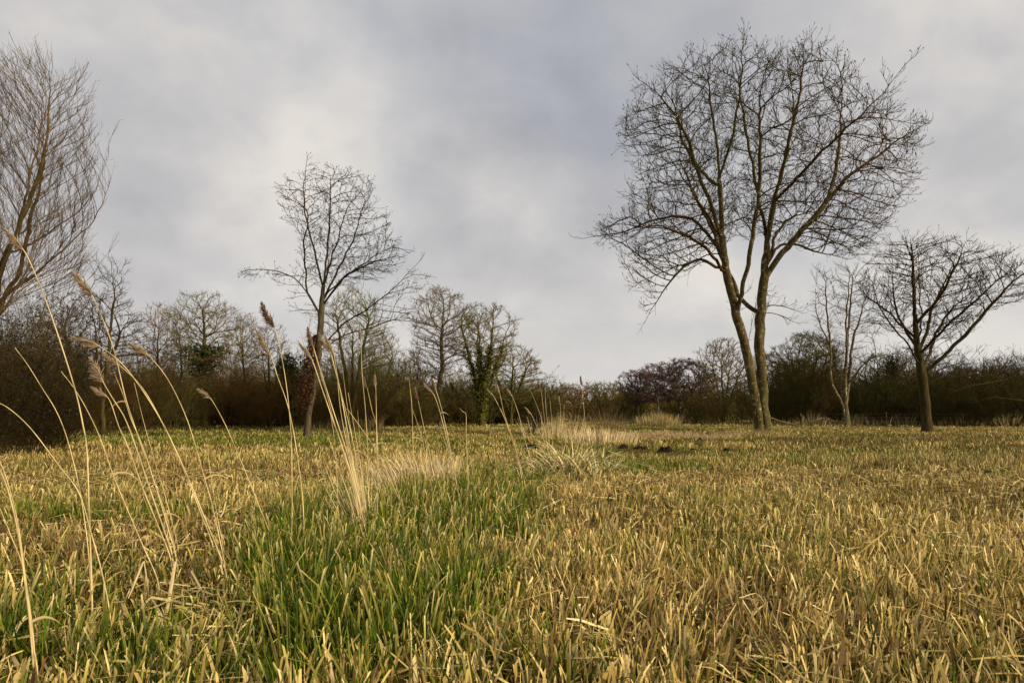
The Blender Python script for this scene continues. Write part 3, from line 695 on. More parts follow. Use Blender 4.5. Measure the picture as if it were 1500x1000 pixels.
REEDS += [
 ([(470,545),(480,580),(492,625),(506,670),(518,720),(528,778)], 0, 'slim bare stem at the left flank of the middle bunch', 0.0042, 0),
 ([(500,540),(505,575),(512,620),(520,670),(530,740)], 0, 'slim bare stem behind the bushy plume of the middle bunch', 0.0042, 0),
 ([(512,575),(518,615),(526,665),(533,725),(537,765)], 0, 'slim bare stem at the right flank of the middle bunch', 0.0042, 0),
 ([(505,625),(514,670),(524,722),(530,780)], 0, 'knee high broken stem in the thick of the middle bunch', 0.0055, 0),
 ([(521,650),(528,690),(534,730),(537,770)], 0, 'knee high stem right of the broken one in the middle bunch', 0.0055, 0),
 ([(483,640),(499,690),(514,735),(525,785)], 0, 'low leaning stem at the left foot of the middle bunch', 0.005, 0),
 ([(560,640),(570,675),(582,715),(590,745)], 0, 'low leaning stem between the snapped reed and the pale tuft', 0.005, 0),
 ([(188,560),(203,610),(222,670),(243,735),(260,800)], 0, 'bare inner stem of the left bunch behind the thick pale one', 0.0045, 0),
 ([(205,640),(222,690),(241,745),(256,800)], 0, 'half height bare stem at the left flank of the left bunch', 0.0045, 0),
 ([(302,640),(309,700),(318,755),(329,815)], 0, 'half height bare stem beside the foot of the arching reeds', 0.0045, 0),
 ([(645,620),(655,655),(664,690)], 0, 'low bare stem at the foot of the close plumed pair', 0.006, 0),
]
for ri, (pts, pl, lb, rd, dk) in enumerate(REEDS):
    lf = [(rr_.uniform(0.2, 0.55), rr_.choice([-0.8, 0.7]), rr_.uniform(0.2, 0.6), rr_.uniform(0.12, 0.25))] if ri % 3 == 1 else None
    e = reed(pts, pl, lb, rr_, rad=rd, dark=bool(dk), leaf=lf)

# ---------------------------------------------------------------- tufts, tussock, reedbeds
def tuft(cx, cy, rx, ry, n, h, w, cols, leanx, r, name, label, cat, group=None, kind=None, flop=0.25, curv=0.25):
    """upright dry blades round a point on the ground (metres)"""
    aa = r.uniform(0, 2 * PI, n); qq = r.random(n) ** 0.8; a = np.stack([np.cos(aa) * qq * rx, np.sin(aa) * qq * ry], 1); x = cx + a[:, 0]; y = cy + a[:, 1]; z = gnd(x, y) - 0.01
    hh = h * r.uniform(0.45, 1.1, n) * (1 - 0.25 * np.clip(np.linalg.norm(a / [rx, ry], axis=1), 0, 1.2))
    lean = r.normal(0, flop, (n, 2)) + a / [rx, ry] * 0.35 + [leanx, 0]
    c = np.array(cols)[r.integers(0, len(cols), n)] * r.uniform(0.75, 1.2, (n, 1))
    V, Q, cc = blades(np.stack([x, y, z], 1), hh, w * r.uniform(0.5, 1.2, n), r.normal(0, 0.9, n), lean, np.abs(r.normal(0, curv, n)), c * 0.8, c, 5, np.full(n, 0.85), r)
    loc = np.array([cx, cy, float(gnd(cx, cy))])
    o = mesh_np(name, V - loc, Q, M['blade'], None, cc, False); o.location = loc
    tag(o, label, cat, group, kind); return o
rt = np.random.default_rng(77)
PALE = [(0.80, 0.64, 0.38), (0.72, 0.56, 0.30), (0.60, 0.44, 0.21)]
MIX2 = [(0.78, 0.64, 0.36), (0.72, 0.56, 0.28), (0.66, 0.52, 0.24), (0.20, 0.25, 0.04)]
MIX = PALE + [(0.17, 0.22, 0.04), (0.34, 0.32, 0.08)]
def gx(px, D): return (px - 750) / F * D
D_ = 10.8; tuft(gx(616, D_), D_, 0.75, 0.6, 460, 0.62, 0.014, PALE, -0.22, rt, 'grass_tuft', 'pale bleached tuft of dead grass right of the middle reed bunch', 'grass tuft', flop=0.22, curv=0.2)
D_ = 9.6; tuft(gx(572, D_), D_, 0.45, 0.5, 160, 0.42, 0.008, PALE, -0.2, rt, 'grass_tuft', 'smaller straw tuft between the middle reed bunch and the pale tuft', 'grass tuft', flop=0.14)
D_ = 6.2; tuft(gx(528, D_), D_, 0.16, 0.2, 60, 0.7, 0.008, PALE, -0.22, rt, 'grass_tuft', 'dense straw foot of the middle reed bunch', 'grass tuft', flop=0.08, curv=0.1)
D_ = 12.0; tuft(gx(838, D_), D_, 0.75, 0.5, 430, 0.85, 0.030, MIX2, -0.05, rt, 'sedge_tussock', 'big arching sedge tussock, cream and green, at the middle of the meadow', 'tussock', flop=0.5, curv=0.75)
D_ = 24; tuft(gx(880, D_), D_, 1.3, 0.8, 420, 0.7, 0.022, PALE, 0.0, rt, 'grass_tuft', 'feathery straw coloured stand behind the sedge tussock', 'grass tuft', flop=0.10, curv=0.08)
D_ = 30; tuft(gx(812, D_), D_, 1.4, 0.8, 200, 1.2, 0.016, PALE, 0.02, rt, 'grass_tuft', 'taller thin straw stand left behind the feathery one', 'grass tuft', flop=0.08, curv=0.06)
D_ = 58; tuft(gx(965, D_), D_, 1.9, 1.2, 800, 1.35, 0.03, [(0.42, 0.31, 0.13), (0.34, 0.26, 0.10), (0.5, 0.38, 0.18)], 0.0, rt, 'reed_stand', 'block of tan reeds before the purple birches', 'reeds', flop=0.06, curv=0.05)
D_ = 48; tuft(gx(892, D_), D_, 1.2, 1.0, 170, 1.9, 0.02, [(0.24, 0.15, 0.07), (0.34, 0.22, 0.10)], 0.0, rt, 'reed_stand', 'rusty brown thin reeds left of the block of tan reeds', 'reeds', flop=0.10, curv=0.08)
D_ = 30.5; tuft(gx(1112, D_), D_, 2.0, 0.8, 700, 0.5, 0.012, [(0.5, 0.36, 0.18), (0.36, 0.25, 0.12)], 0.0, rt, 'grass_tuft', 'ragged dead grass round the foot of the twin trunks', 'grass tuft', flop=0.4, curv=0.4)

def dry_edge():       # the uneven fringe of dry grass at the foot of the far scrub
    r = np.random.default_rng(9); n = 9000
    px = r.uniform(-60, 1560, n); D = np.where(px < 560, 47, np.where(px < 1050, 88, 64)) + r.normal(0, 1.6, n) + 3 * vnoise(px, px * 0, 0.02, 4)
    D = D + np.where((px > 560) & (px < 640), -(640 - px) / 80 * 30, 0)
    x = gx(px, D); z = gnd(x, D) - 0.02; dens = vnoise(px, px * 0, 0.03, 12)
    h = r.uniform(0.3, 1.0, n) * (0.35 + 1.2 * dens ** 2) * np.where(px < 430, 0.5, 1.25)
    k = r.random(n) < 0.25 + dens; x, D, z, h, px = x[k], D[k], z[k], h[k], px[k]; n = len(x)
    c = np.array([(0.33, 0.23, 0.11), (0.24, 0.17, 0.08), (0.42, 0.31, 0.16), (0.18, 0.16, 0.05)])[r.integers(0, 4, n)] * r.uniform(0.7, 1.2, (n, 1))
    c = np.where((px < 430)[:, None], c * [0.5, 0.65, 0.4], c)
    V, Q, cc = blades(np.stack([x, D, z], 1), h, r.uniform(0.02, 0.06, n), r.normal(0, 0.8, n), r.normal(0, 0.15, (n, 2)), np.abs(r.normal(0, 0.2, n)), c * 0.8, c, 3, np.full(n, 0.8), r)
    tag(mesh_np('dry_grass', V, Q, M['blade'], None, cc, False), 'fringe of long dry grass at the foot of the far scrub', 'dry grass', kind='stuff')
dry_edge()

D_ = 27; tuft(gx(965, D_), D_, 3.3, 1.0, 2400, 0.30, 0.012, [(0.62, 0.46, 0.25), (0.52, 0.37, 0.19), (0.42, 0.28, 0.15)], 0.0, rt, 'grass_bank', 'low tan bank of matted dead grass between the feathery stand and the twin trunks', 'grass bank', flop=0.5, curv=0.5)
# ---------------------------------------------------------------- peat clods
def clod(px, py, wpx, hpx, label, seed):
    D = 1000 * H / (py - HZ); r = np.random.default_rng(seed); w = wpx / F * D / 2; hh = max(hpx / F * D, 0.1)
    nu, nv = 44, 18; V = []
    loc = np.array([gx(px, D), D, float(gnd(gx(px, D), D))])
    for j in range(nv):
        f = j / (nv - 1)
        for i in range(nu):
            a = 2 * PI * i / nu; x = math.cos(a) * w * f; y = math.sin(a) * w * 0.45 * f
            nz = mnoise.fractal(Vector((x * 3.2 + seed, y * 3.2, seed * 0.7)), 1.0, 2.0, 4)
            n2 = mnoise.noise(Vector((x * 9 + seed, y * 9, 3.1)))
            V.append((x * (1 + 0.25 * nz), y * (1 + 0.25 * nz), -0.05 + (hh * 1.1) * (1 - f ** 2) * (0.75 + 0.9 * nz) + 0.05 * n2 * (1 - f)))
    V = np.array(V); Q = [[j * nu + i, j * nu + (i + 1) % nu, (j + 1) * nu + (i + 1) % nu, (j + 1) * nu + i] for j in range(nv - 1) for i in range(nu)]
    o = mesh_np('peat_clod', V, np.array(Q), M['peat'], None, None, False); o.location = loc
    tag(o, label, 'peat clod', 'dark peat clods thrown up on the grass')
for i, a in enumerate(CLODS):
    clod(*a, 40 + i)

# ---------------------------------------------------------------- main trees
# big twin-trunked tree
r = np.random.default_rng(101); D = 32.0
big = [(1118 + (a - 1118) * 0.955, 345 + (b - 345) * 0.945) for a, b in [(1075,52),(1130,64),(1190,50),(1225,68),(1262,98),(1262,132),(1325,158),(1354,188),(1338,240),(1330,290),(1305,325),(1285,360),(1250,382),(1195,372),(1150,372),(1125,352),(1085,352),(1050,372),(1020,402),(985,440),(955,470),(936,478),(928,430),(890,380),(868,335),(905,312),(925,250),(898,200),(918,146),(958,98),(1000,72),(1040,58)]]
seeds = [limb(D, s) for s in [
 [(1113,645),(1110,610),(1101,555),(1090,500),(1076,450),(1064,400),(1058,350),(1056,300),(1054,270),(1050,210),(1042,160),(1036,110)],
 [(1113,644,.1),(1124,636,.2),(1122,600,.2),(1118,555,.2),(1115,500,.2),(1117,450,.2),(1122,400,.2),(1125,360,.2),(1122,325,.2),(1114,285,.3),(1108,230,.6),(1100,170,.9),(1092,100,1.0)],
 [(1125,360,.2),(1130,320,0),(1136,270,-.5),(1144,215,-1),(1152,160,-1.4),(1158,85,-1.6)],
 [(1125,350,.2),(1140,300,.8),(1162,245,1.6),(1182,185,2.2),(1197,130,2.6),(1192,62,2.8)],
 [(1121,410,.2),(1138,378,-.2),(1165,345,-.8),(1195,305,-1.2),(1228,268,-1.5),(1262,245,-1.6),(1292,222,-1.8),(1325,205,-2)],
 [(1122,395,.2),(1150,355,.8),(1190,345,1.8),(1235,350,2.6),(1285,357,3.0)],
 [(1195,305,-1.2),(1218,255,-.4),(1235,195,.3),(1244,155,.8),(1250,122,1)],
 [(1128,380,.2),(1160,330,2),(1200,290,3.6),(1250,270,4.8),(1310,290,5.2)],
 [(1056,350),(1037,305,-.5),(1016,270,-1),(1000,235,-1.4),(975,192,-1.8),(950,168,-2),(924,152,-2.2)],
 [(1057,370),(1030,325,.6),(1000,305,1.2),(960,310,1.8),(915,325,2.0),(862,332,2.0)],
 [(1060,402),(1040,380,-.6),(1010,366,-1.4),(980,357,-2),(940,352,-2.4),(900,372,-2.4)],
 [(1056,395,.1),(1025,382,-.2),(992,398,-.3),(968,430,-.3),(945,470,-.3)],
 [(1054,275),(1030,238,.8),(1010,185,1.4),(1000,130,1.8),(985,88,2.0)],
 [(1053,262),(1066,205,-.8),(1070,145,-1.4),(1072,80,-1.6)],
 [(1108,455,.2),(1097,433,1.0),(1084,398,1.4),(1072,360,1.7),(1062,320,2.0),(1045,260,3.0),(1030,200,3.8)],
 [(1091,503),(1098,498,.1),(1102,478,.2),(1109,452,.2)],
 [(1079,462),(1083,410,-.8),(1090,340,-1.4),(1092,290,-1.8),(1086,240,-2.4),(1080,190,-2.8)],
 [(1050,340),(1010,320,-2),(960,290,-4),(930,260,-5)],
 [(1130,300,0),(1170,250,-3),(1210,210,-4.5),(1240,170,-5)],
 ]]
att = np.concatenate([poly_pts(big, 9500, D, r, depth=0.8), poly_pts([(1085,470),(1060,440),(1120,430),(1160,460),(1150,490)], 50, D, r)])
P, par, ns = grow(att, seeds, 0.26, 0.36, r, persist=0.8, up=0.12, infl=3.2, org=at(1110, 450, D), minz=-0.25)
rad, tips = radii(P, par, 0.0105, 0.30)
SP_ASH = dict(rmax=0.045, n=0.85, L=0.62, ang=(0.5, 1.0), up=0.32, bias=0.22, wig=0.15, rt=0.0095, sub=1, tipn=2, bud=0.5, budl=0.12, budr=0.02)
e, off = build_tree('ash_tree', seeds[0][0], P, par, rad, tips, SP_ASH, M['ash_bark'], M['ash_twig'],
    'great bare tree with twin lichen-spotted trunks and a wide round crown', 'tree', None, r, 0.075, 0.6)

# left young tree with russet leaves up its trunk
r = np.random.default_rng(102); D = 29.7
yp = [(408,272),(440,262),(455,248),(500,246),(528,258),(545,262),(545,300),(570,320),(576,350),(600,378),(560,410),(520,418),(500,425),(470,430),(440,415),(436,350),(412,312)]
seeds = [limb(D, s) for s in [
 [(449,645),(453,600),(461,560),(466,520),(469,480),(472,440),(476,400),(481,350),(484,300),(484,258)],
 [(470,462),(452,430,-.3),(438,412,-.6),(415,402,-.8),(390,402,-1),(368,404,-1)],
 [(454,436,-.3),(445,400,.2),(441,350,.5),(443,310,.7),(428,285,.8)],
 [(473,440),(484,410,.3),(497,378,.6),(511,340,.9),(522,300,1.1),(538,264,1.2)],
 [(474,445),(505,412,-.4),(540,396,-.9),(584,385,-1.2)],
 [(470,508),(510,476,-.6),(550,456,-1.2),(588,430,-1.6),(622,396,-1.8)],
 [(468,514),(500,490,.5),(540,474,1),(570,462,1.4),(604,464,1.6)],
 [(474,425),(468,380,-.6),(459,330,-1),(457,290,-1.2),(464,252,-1.3)],
 [(477,430),(502,396,1),(532,366,1.6),(568,344,2)],
 [(474,420),(500,370,-1),(520,330,-1.7),(545,300,-2)],
 [(474,410),(470,370,1.2),(450,330,2.0),(430,300,2.4)],
 ]]
att = np.concatenate([poly_pts(yp, 3400, D, r, depth=0.75), poly_pts([(366,398),(410,392),(440,402),(450,425),(430,430),(400,412),(368,414)], 110, D, r, depth=0.6),
    poly_pts([(540,440),(590,420),(622,392),(628,405),(600,440),(610,466),(560,478),(530,470)], 170, D, r, depth=.6), poly_pts([(430,440),(470,470),(440,470),(420,455)], 22, D, r)])
P, par, ns = grow(att, seeds, 0.20, 0.30, r, persist=0.7, up=0.14, infl=2.2, org=at(470, 500, D), minz=-0.05, gap=(1.4, -0.33))
rad, tips = radii(P, par, 0.008, 0.135)
SP = dict(rmax=0.03, n=0.8, L=0.34, ang=(0.5, 1.1), up=0.12, wig=0.18, rt=0.0075, sub=1, tipn=2, bud=0.55, budl=0.07, budr=0.016)
e, off = build_tree('alder_tree', seeds[0][0], P, par, rad, tips, SP, M['alder_bark'], M['alder_twig'],
    'slim bare tree with long side limbs and russet leaves clothing its lower trunk', 'tree', None, r, 0.06, 0.4)
tn = np.array([p for p in np.linspace(0.12, 1, 40)])
cen = np.array([at(np.interp(t, [0, .25, .6, 1], [445, 449, 455, 462]), 612 - 118 * t, D) for t in tn])
leaf_cloud(cen - off, 4300, np.interp(tn, [0.1, 0.25, 0.5, 0.8, 1], [0.28, 0.36, 0.44, 0.34, 0.10]), 0.065, [(0.10, 0.028, 0.013), (0.065, 0.020, 0.010), (0.14, 0.055, 0.022), (0.05, 0.022, 0.012), (0.04, 0.035, 0.012)], r, e, 'leaves')

# right spreading tree
r = np.random.default_rng(103); D = 40.7
rp_ = [(1262,398),(1285,372),(1315,356),(1345,345),(1372,352),(1400,358),(1450,372),(1492,386),(1504,410),(1496,445),(1470,470),(1440,462),(1425,490),(1400,505),(1372,508),(1330,506),(1290,490),(1266,450)]
seeds = [limb(D, s) for s in [
 [(1359,636),(1356,600),(1353,570),(1350,548),(1346,520),(1342,490),(1340,450),(1338,400),(1336,360)],
 [(1351,550),(1376,520,-.6),(1402,488,-1),(1430,450,-1.4),(1455,420,-1.6),(1490,396,-1.8)],
 [(1349,538),(1322,505,-.5),(1298,482,-.8),(1272,452,-1)],
 [(1346,515),(1370,480,.8),(1386,450,1.4),(1410,412,2),(1432,378,2.3)],
 [(1343,497),(1320,462,.8),(1296,432,1.5),(1276,402,2)],
 [(1341,475),(1362,440,-.8),(1376,402,-1.4),(1386,366,-1.7)],
 [(1340,462),(1323,420,-1),(1311,384,-1.6),(1302,362,-1.8)],
 [(1351,545),(1386,503,1.4),(1410,472,2.2),(1444,438,3),(1478,420,3.4)],
 [(1346,520),(1360,480,-2),(1390,440,-3.2),(1420,410,-4)],
 [(1344,505),(1320,480,-2),(1300,440,-3.2),(1290,400,-3.8)],
 [(1345,512),(1345,460,2),(1352,410,3.2),(1360,370,3.8)],
 ]]
att = poly_pts(rp_, 4600, D, r, depth=0.8)
P, par, ns = grow(att, seeds, 0.28, 0.38, r, persist=0.8, up=0.10, infl=2.8, org=at(1348, 545, D), minz=0.1)
rad, tips = radii(P, par, 0.012, 0.275)
SP = dict(rmax=0.045, n=0.75, L=0.6, ang=(0.45, 0.95), up=0.2, bias=0.2, wig=0.12, rt=0.011, sub=1, tipn=2, bud=0.4, budl=0.1, budr=0.02)
e, off = build_tree('maple_tree', seeds[0][0], P, par, rad, tips, SP, M['maple_bark'], M['maple_twig'],
    'bare spreading tree with a short stout trunk and fan of limbs on the right', 'tree', None, r, 0.085, 0.5)

# willow on the left edge
r = np.random.default_rng(104); D = 22.0
wp = [(-160,150),(-60,115),(10,110),(66,100),(96,118),(116,155),(128,200),(136,250),(134,300),(126,345),(116,400),(104,450),(60,480),(0,470),(-110,480),(-190,300)]
seeds = [limb(D, s) for s in [
 [(-38,660),(-34,600),(-26,520),(-12,450),(2,395),(22,345),(45,285),(64,232),(71,170),(73,95)],
 [(-24,510),(-8,440,.4),(2,380,.8),(10,300,1.2),(14,220,1.5),(12,120,1.8)],
 [(-5,420),(34,350,-.4),(66,290,-.8),(88,225,-1),(98,160,-1.2)],
 [(-12,450),(30,395,.6),(68,345,1.2),(98,290,1.6),(114,235,1.8)],
 [(-26,520),(-40,420,.4),(-55,320,.8),(-60,200,1)],
 [(10,375),(40,330,1),(68,280,1.8),(86,220,2.3),(94,150,2.6)],
 [(-30,570),(10,500,-.8),(50,450,-1.2),(88,410,-1.5),(110,360,-1.6)],
 [(-30,560),(0,480,1.2),(30,430,1.8),(66,390,2.2),(94,345,2.4)],
 [(-20,480),(-20,400,-1),(-10,300,-1.8),(0,200,-2.2),(30,130,-2.4)],
 [(-20,500),(15,430,-1),(60,385,-1.8),(96,330,-2.2),(116,280,-2.2)],
 ]]
att = poly_pts(wp, 10500, D, r, depth=0.5)
P, par, ns = grow(att, seeds, 0.26, 0.27, r, persist=0.9, up=1.0, infl=2.6, org=at(-60, 640, D), minz=0.38, gap=(1.3, -0.4))
rad, tips = radii(P, par, 0.0065, 0.22)
SP = dict(rmax=0.02, n=0.8, L=0.7, ang=(0.2, 0.5), up=0.16, wig=0.05, rt=0.0055, sub=1, tipn=2, bias=0.5)
e, off = build_tree('willow_tree', seeds[0][0], P, par, rad, tips, SP, M['willow_bark'], M['willow_twig'],
    'tall bare willow with upswept reddish twigs cut by the left edge', 'tree', None, r, 0.045, 0.4)

# pale multi-stemmed tree left of the spreading one
r = np.random.default_rng(105); D = 62.0
pp = [(1190,392),(1213,392),(1235,384),(1265,396),(1282,430),(1288,470),(1280,520),(1262,560),(1225,560),(1210,520),(1192,470)]
seeds = [limb(D, s) for s in [
 [(1240,624),(1239,600),(1238,560),(1240,520),(1243,480),(1246,440),(1250,408)],
 [(1238,615),(1230,590,-.3),(1218,565,-.4),(1213,545,-.4),(1214,500,-.3),(1211,460,0),(1210,415,0)],
 [(1238,600),(1246,560,.3),(1247,530,.3),(1256,490,.5),(1270,450,.8),(1280,425,1)],
 [(1237,610),(1233,560,.4),(1222,510,.6),(1210,480,.8),(1200,440,1)],
 [(1240,540),(1232,500,-1),(1228,450,-1.6),(1230,410,-2)],
 [(1244,560),(1262,530,-1),(1282,520,-1.4),(1300,522,-1.5)],
 ]]
att = poly_pts(pp, 1300, D, r, depth=0.7)
P, par, ns = grow(att, seeds, 0.32, 0.42, r, persist=0.5, up=0.15, infl=3, org=at(1240, 600, D), minz=-0.1)
rad, tips = radii(P, par, 0.014, 0.30)
SP = dict(rmax=0.06, n=1.0, L=0.7, ang=(0.5, 1.0), up=0.15, wig=0.2, rt=0.014, sub=1, tipn=2)
build_tree('dying_tree', seeds[0][0], P, par, rad, tips, SP, M['pale_bark'], M['pale_twig'],
    'gaunt pale multi-stemmed tree with peeling bark left of the spreading tree', 'tree', None, r, 0.07, 0.5)

# ---------------------------------------------------------------- background trees
def egg(px, D, top, cb, wpx, n, r, widest=0.55, depth=1.0):
    """attractors in an egg-shaped crown: top/cb pixel rows, wpx full width"""
    zt = H + (HZ - top) / F * D; zb = H + (HZ - cb) / F * D; R = wpx / F * D / 2
    t = r.beta(1.5, 1.25, n); prof = np.where(t < widest, np.sqrt(np.clip(1 - ((widest - t) / widest) ** 2 * 0.85, 0, 1)), np.sqrt(np.clip(1 - ((t - widest) / (1 - widest)) ** 2, 0, 1)))
    a = r.uniform(0, 2 * PI, n); q = np.sqrt(r.random(n)) * prof * R
    lump = 1 + 0.18 * np.sin(a * 3 + t * 7 + px)
    return np.stack([gx(px, D) + np.cos(a) * q * lump, D + np.sin(a) * q * depth * lump, zb + t * (zt - zb)], 1)
def bg_tree(name, px, D, top, cb, wpx, label, twig='olive_twig', bark='olive_bark', n=420, stems=1, R=0.22, up=0.25, persist=0.7, spec=None, lean=0, widest=0.55,
            seed=0, fork=None, ivy=None, rt=None, minz=0.15, group='bare trees along the far edge of the meadow', cat='tree'):
    r = np.random.default_rng(500 + seed); x0 = gx(px, D); z0 = float(gnd(x0, D)) - 0.1
    zt = H + (HZ - top) / F * D; zb = H + (HZ - cb) / F * D; Rw = wpx / F * D / 2
    sd = []
    if stems == 1:
        k = fork or 0.62; zz = np.linspace(z0, zt * k + z0 * (1 - k), 6)
        sd.append([np.array([x0 + lean * t ** 1.5 + r.normal(0, 0.1) * (t > 0), D + r.normal(0, 0.1), z]) for t, z in zip(np.linspace(0, 1, 6), zz)])
    else:
        zf = z0 + (zb - z0) * 0.35
        sd.append([np.array([x0, D, z0]), np.array([x0 + 0.03, D, z0 + 0.5 * (zf - z0)]), np.array([x0, D, zf])])
        for i in range(stems):
            a = 2 * PI * i / stems + r.uniform(-0.4, 0.4); f = r.uniform(0.45, 0.7)
            ex = x0 + math.cos(a) * Rw * f; ey = D + math.sin(a) * Rw * f; ez = zb + (zt - zb) * r.uniform(0.4, 0.75)
            s0 = np.array([x0, D, zf * r.uniform(0.7, 1.0)]); e0 = np.array([ex, ey, ez])
            sd.append([s0, s0 * 0.72 + e0 * 0.28 + [0, 0, 0.05 * (ez - zf)], s0 * 0.4 + e0 * 0.6 + [0, 0, 0.04 * (ez - zf)], e0])
    wpx = wpx * 1.15; att = egg(px, D, top, cb, wpx, int(n * 3.4), r, widest)
    step = max(0.22, Rw * 0.065)
    P, par, ns = grow(att, sd, step, step * 1.25, r, persist=persist, up=up, infl=max(3.0, Rw * 0.9), org=np.array([x0, D, z0 + (zb - z0) * 0.6]), minz=minz)
    r0 = rt or 0.00021 * D
    rad, tips = radii(P, par, r0 * 1.15, R * 0.72)
    sp = dict(rmax=r0 * 4.5, n=1.3, L=step * 1.9, ang=(0.4, 0.9), up=0.14, wig=0.12, rt=r0 * 0.8, sub=2, tipn=2)
    if spec: sp.update(spec)
    e, off = build_tree(name, np.array([x0, D, z0]), P, par, rad, tips, sp, M[bark], M[twig], label, cat, group, r, max(0.05, r0 * 4), 0.4)
    if ivy:
        n_, h0, h1, sg, cols, sz = ivy
        s = np.where((rad > R * 0.13) & (P[:, 2] > h0) & (P[:, 2] < h1))[0]
        if len(s): leaf_cloud(P[s] - off, n_, np.full(len(s), sg) * r.uniform(0.5, 1.3, len(s)), sz, cols, r, e, 'ivy')
    return e
IVY = [(0.03, 0.042, 0.012), (0.022, 0.03, 0.01), (0.045, 0.055, 0.015)]
MOSSY = [(0.10, 0.10, 0.015), (0.07, 0.075, 0.014), (0.13, 0.12, 0.02)]
B = bg_tree
B('oak_tree', 128, 50, 428, 570, 135, 'dense dark round headed tree just right of the willow', 'maple_twig', 'maple_bark', 650, 4, 0.35, seed=1, up=.1)
B('ash_tree', 232, 56, 447, 585, 62, 'slender grey tree with an upright brush of twigs, second from the left', 'grey_twig', 'olive_bark', 330, 1, 0.16, seed=2, up=.5)
B('ash_tree', 262, 54, 458, 590, 44, 'thin upright tree tight against the mossy green one', 'olive_twig', 'olive_bark', 260, 1, 0.14, seed=3, up=.5)
B('oak_tree', 299, 52, 431, 545, 92, 'mossy olive green tree with an ivy-wrapped trunk and level right boughs', 'olive_twig', 'olive_bark', 560, 1, 0.26, seed=4, up=.12, fork=.7, ivy=(3600, 1.5, 6.0, 0.8, IVY, 0.14))
B('ash_tree', 357, 56, 461, 590, 58, 'pale grey narrow tree right of the mossy olive tree', 'grey_twig', 'olive_bark', 330, 1, 0.15, seed=5, up=.5)
B('ash_tree', 396, 55, 472, 600, 52, 'thin stemmed grove tree just left of the russet leaved tree', 'olive_twig', 'olive_bark', 300, 3, 0.18, seed=6, up=.5)
B('hawthorn_tree', 425, 52, 508, 590, 44, 'dark ivy covered tree right behind the russet leaves', 'maple_twig', 'maple_bark', 220, 1, 0.18, seed=7, ivy=(2600, 1, 5.6, 0.5, IVY, 0.15))
B('sallow_tree', 515, 50, 424, 575, 100, 'tall olive many-stemmed tree behind the middle reed bunch', 'olive_twig', 'olive_bark', 800, 7, 0.34, seed=8, up=.5, widest=.45)
B('ash_tree', 556, 62, 478, 590, 56, 'light twiggy tree against the sky right of the olive many-stemmed one', 'grey_twig', 'olive_bark', 300, 3, 0.18, seed=9, up=.3)
B('hawthorn_tree', 598, 58, 514, 600, 72, 'low bushy thorn tree left of the tall pale tree', 'maple_twig', 'maple_bark', 420, 3, 0.24, seed=10, up=.05)
B('ash_tree', 645, 64, 422, 560, 84, 'tall pale stemmed tree whose high crown stands above its neighbours', 'grey_twig', 'pale_bark', 620, 1, 0.30, seed=11, up=.3, fork=.72)
B('oak_tree', 706, 60, 446, 560, 88, 'broad tree with mossy ivied limbs fanning from low down', 'olive_twig', 'olive_bark', 620, 6, 0.42, seed=12, up=.35, widest=.6, ivy=(6500, 0.6, 7.0, 0.42, MOSSY, 0.13))
B('oak_tree', 748, 70, 506, 596, 84, 'rounded tree sloping down to the right beside the ivied fan tree', 'olive_twig', 'olive_bark', 520, 4, 0.34, seed=13, up=.1)
B('sallow_tree', 829, 105, 563, 604, 44, 'small far tree left of the gap above the dark plumed reed', 'grey_twig', 'olive_bark', 300, 4, 0.3, seed=14)
B('sallow_tree', 878, 108, 561, 608, 84, 'wide low domed far tree behind the lone dark plumed reed', 'olive_twig', 'olive_bark', 600, 5, 0.35, seed=15)
DROOP = dict(up=-0.14, n=2.3, sub=3, wig=0.16)
B('birch_tree', 936, 88, 543, 596, 54, 'small purple brown birch at the left of the purple group', 'purple_twig', 'birch_bark', 330, 1, 0.16, seed=16, spec=DROOP)
B('birch_tree', 964, 86, 533, 594, 66, 'purple birch with a thin white trunk showing', 'purple_twig', 'birch_bark', 420, 1, 0.15, seed=17, spec=DROOP)
B('birch_tree', 998, 88, 526, 592, 74, 'largest purple birch, highest of the purple group', 'purple_twig', 'birch_bark', 520, 2, 0.22, seed=18, spec=DROOP)
B('birch_tree', 1030, 90, 546, 600, 52, 'drooping purple birch at the right of the purple group', 'purple_twig', 'birch_bark', 300, 1, 0.15, seed=19, spec=DROOP)
B('poplar_tree', 1060, 84, 499, 596, 76, 'pale fan shaped tree seen left of the twin trunks', 'grey_twig', 'olive_bark', 560, 5, 0.25, seed=20, up=.5)
B('poplar_tree', 1128, 86, 518, 600, 52, 'faint pale tree half hidden behind the twin trunks', 'grey_twig', 'olive_bark', 360, 3, 0.2, seed=21, up=.4)
DEN = dict(n=2.4, sub=3)
B('sallow_tree', 1182, 70, 489, 602, 94, 'dense dark domed sallow right of the twin trunks', 'olive_twig', 'olive_bark', 800, 7, 0.36, seed=22, spec=DEN, up=.2)
B('sallow_tree', 1284, 74, 520, 600, 60, 'twiggy scrub tree between the gaunt and the spreading tree', 'dark_twig', 'olive_bark', 380, 4, 0.2, seed=23)
B('holly_tree', 1306, 72, 520, 600, 20, 'narrow dark evergreen spire behind the spreading tree', 'dark_twig', 'olive_bark', 160, 1, 0.12, seed=24, up=.6, ivy=(2400, 1.0, 9, 0.8, IVY, 0.16))
B('hawthorn_tree', 1350, 70, 506, 596, 90, 'hazy brown thorn tree directly behind the spreading tree', 'dark_twig', 'olive_bark', 520, 4, 0.25, seed=25)
B('hawthorn_tree', 1412, 68, 540, 600, 96, 'low thorn with wiry top twigs right of the spreading tree', 'dark_twig', 'olive_bark', 420, 5, 0.22, seed=26, up=.05)
B('sallow_tree', 1510, 62, 520, 600, 150, 'sprawling dark tree at the right edge rising out of frame', 'dark_twig', 'olive_bark', 620, 6, 0.3, seed=27, up=.0)
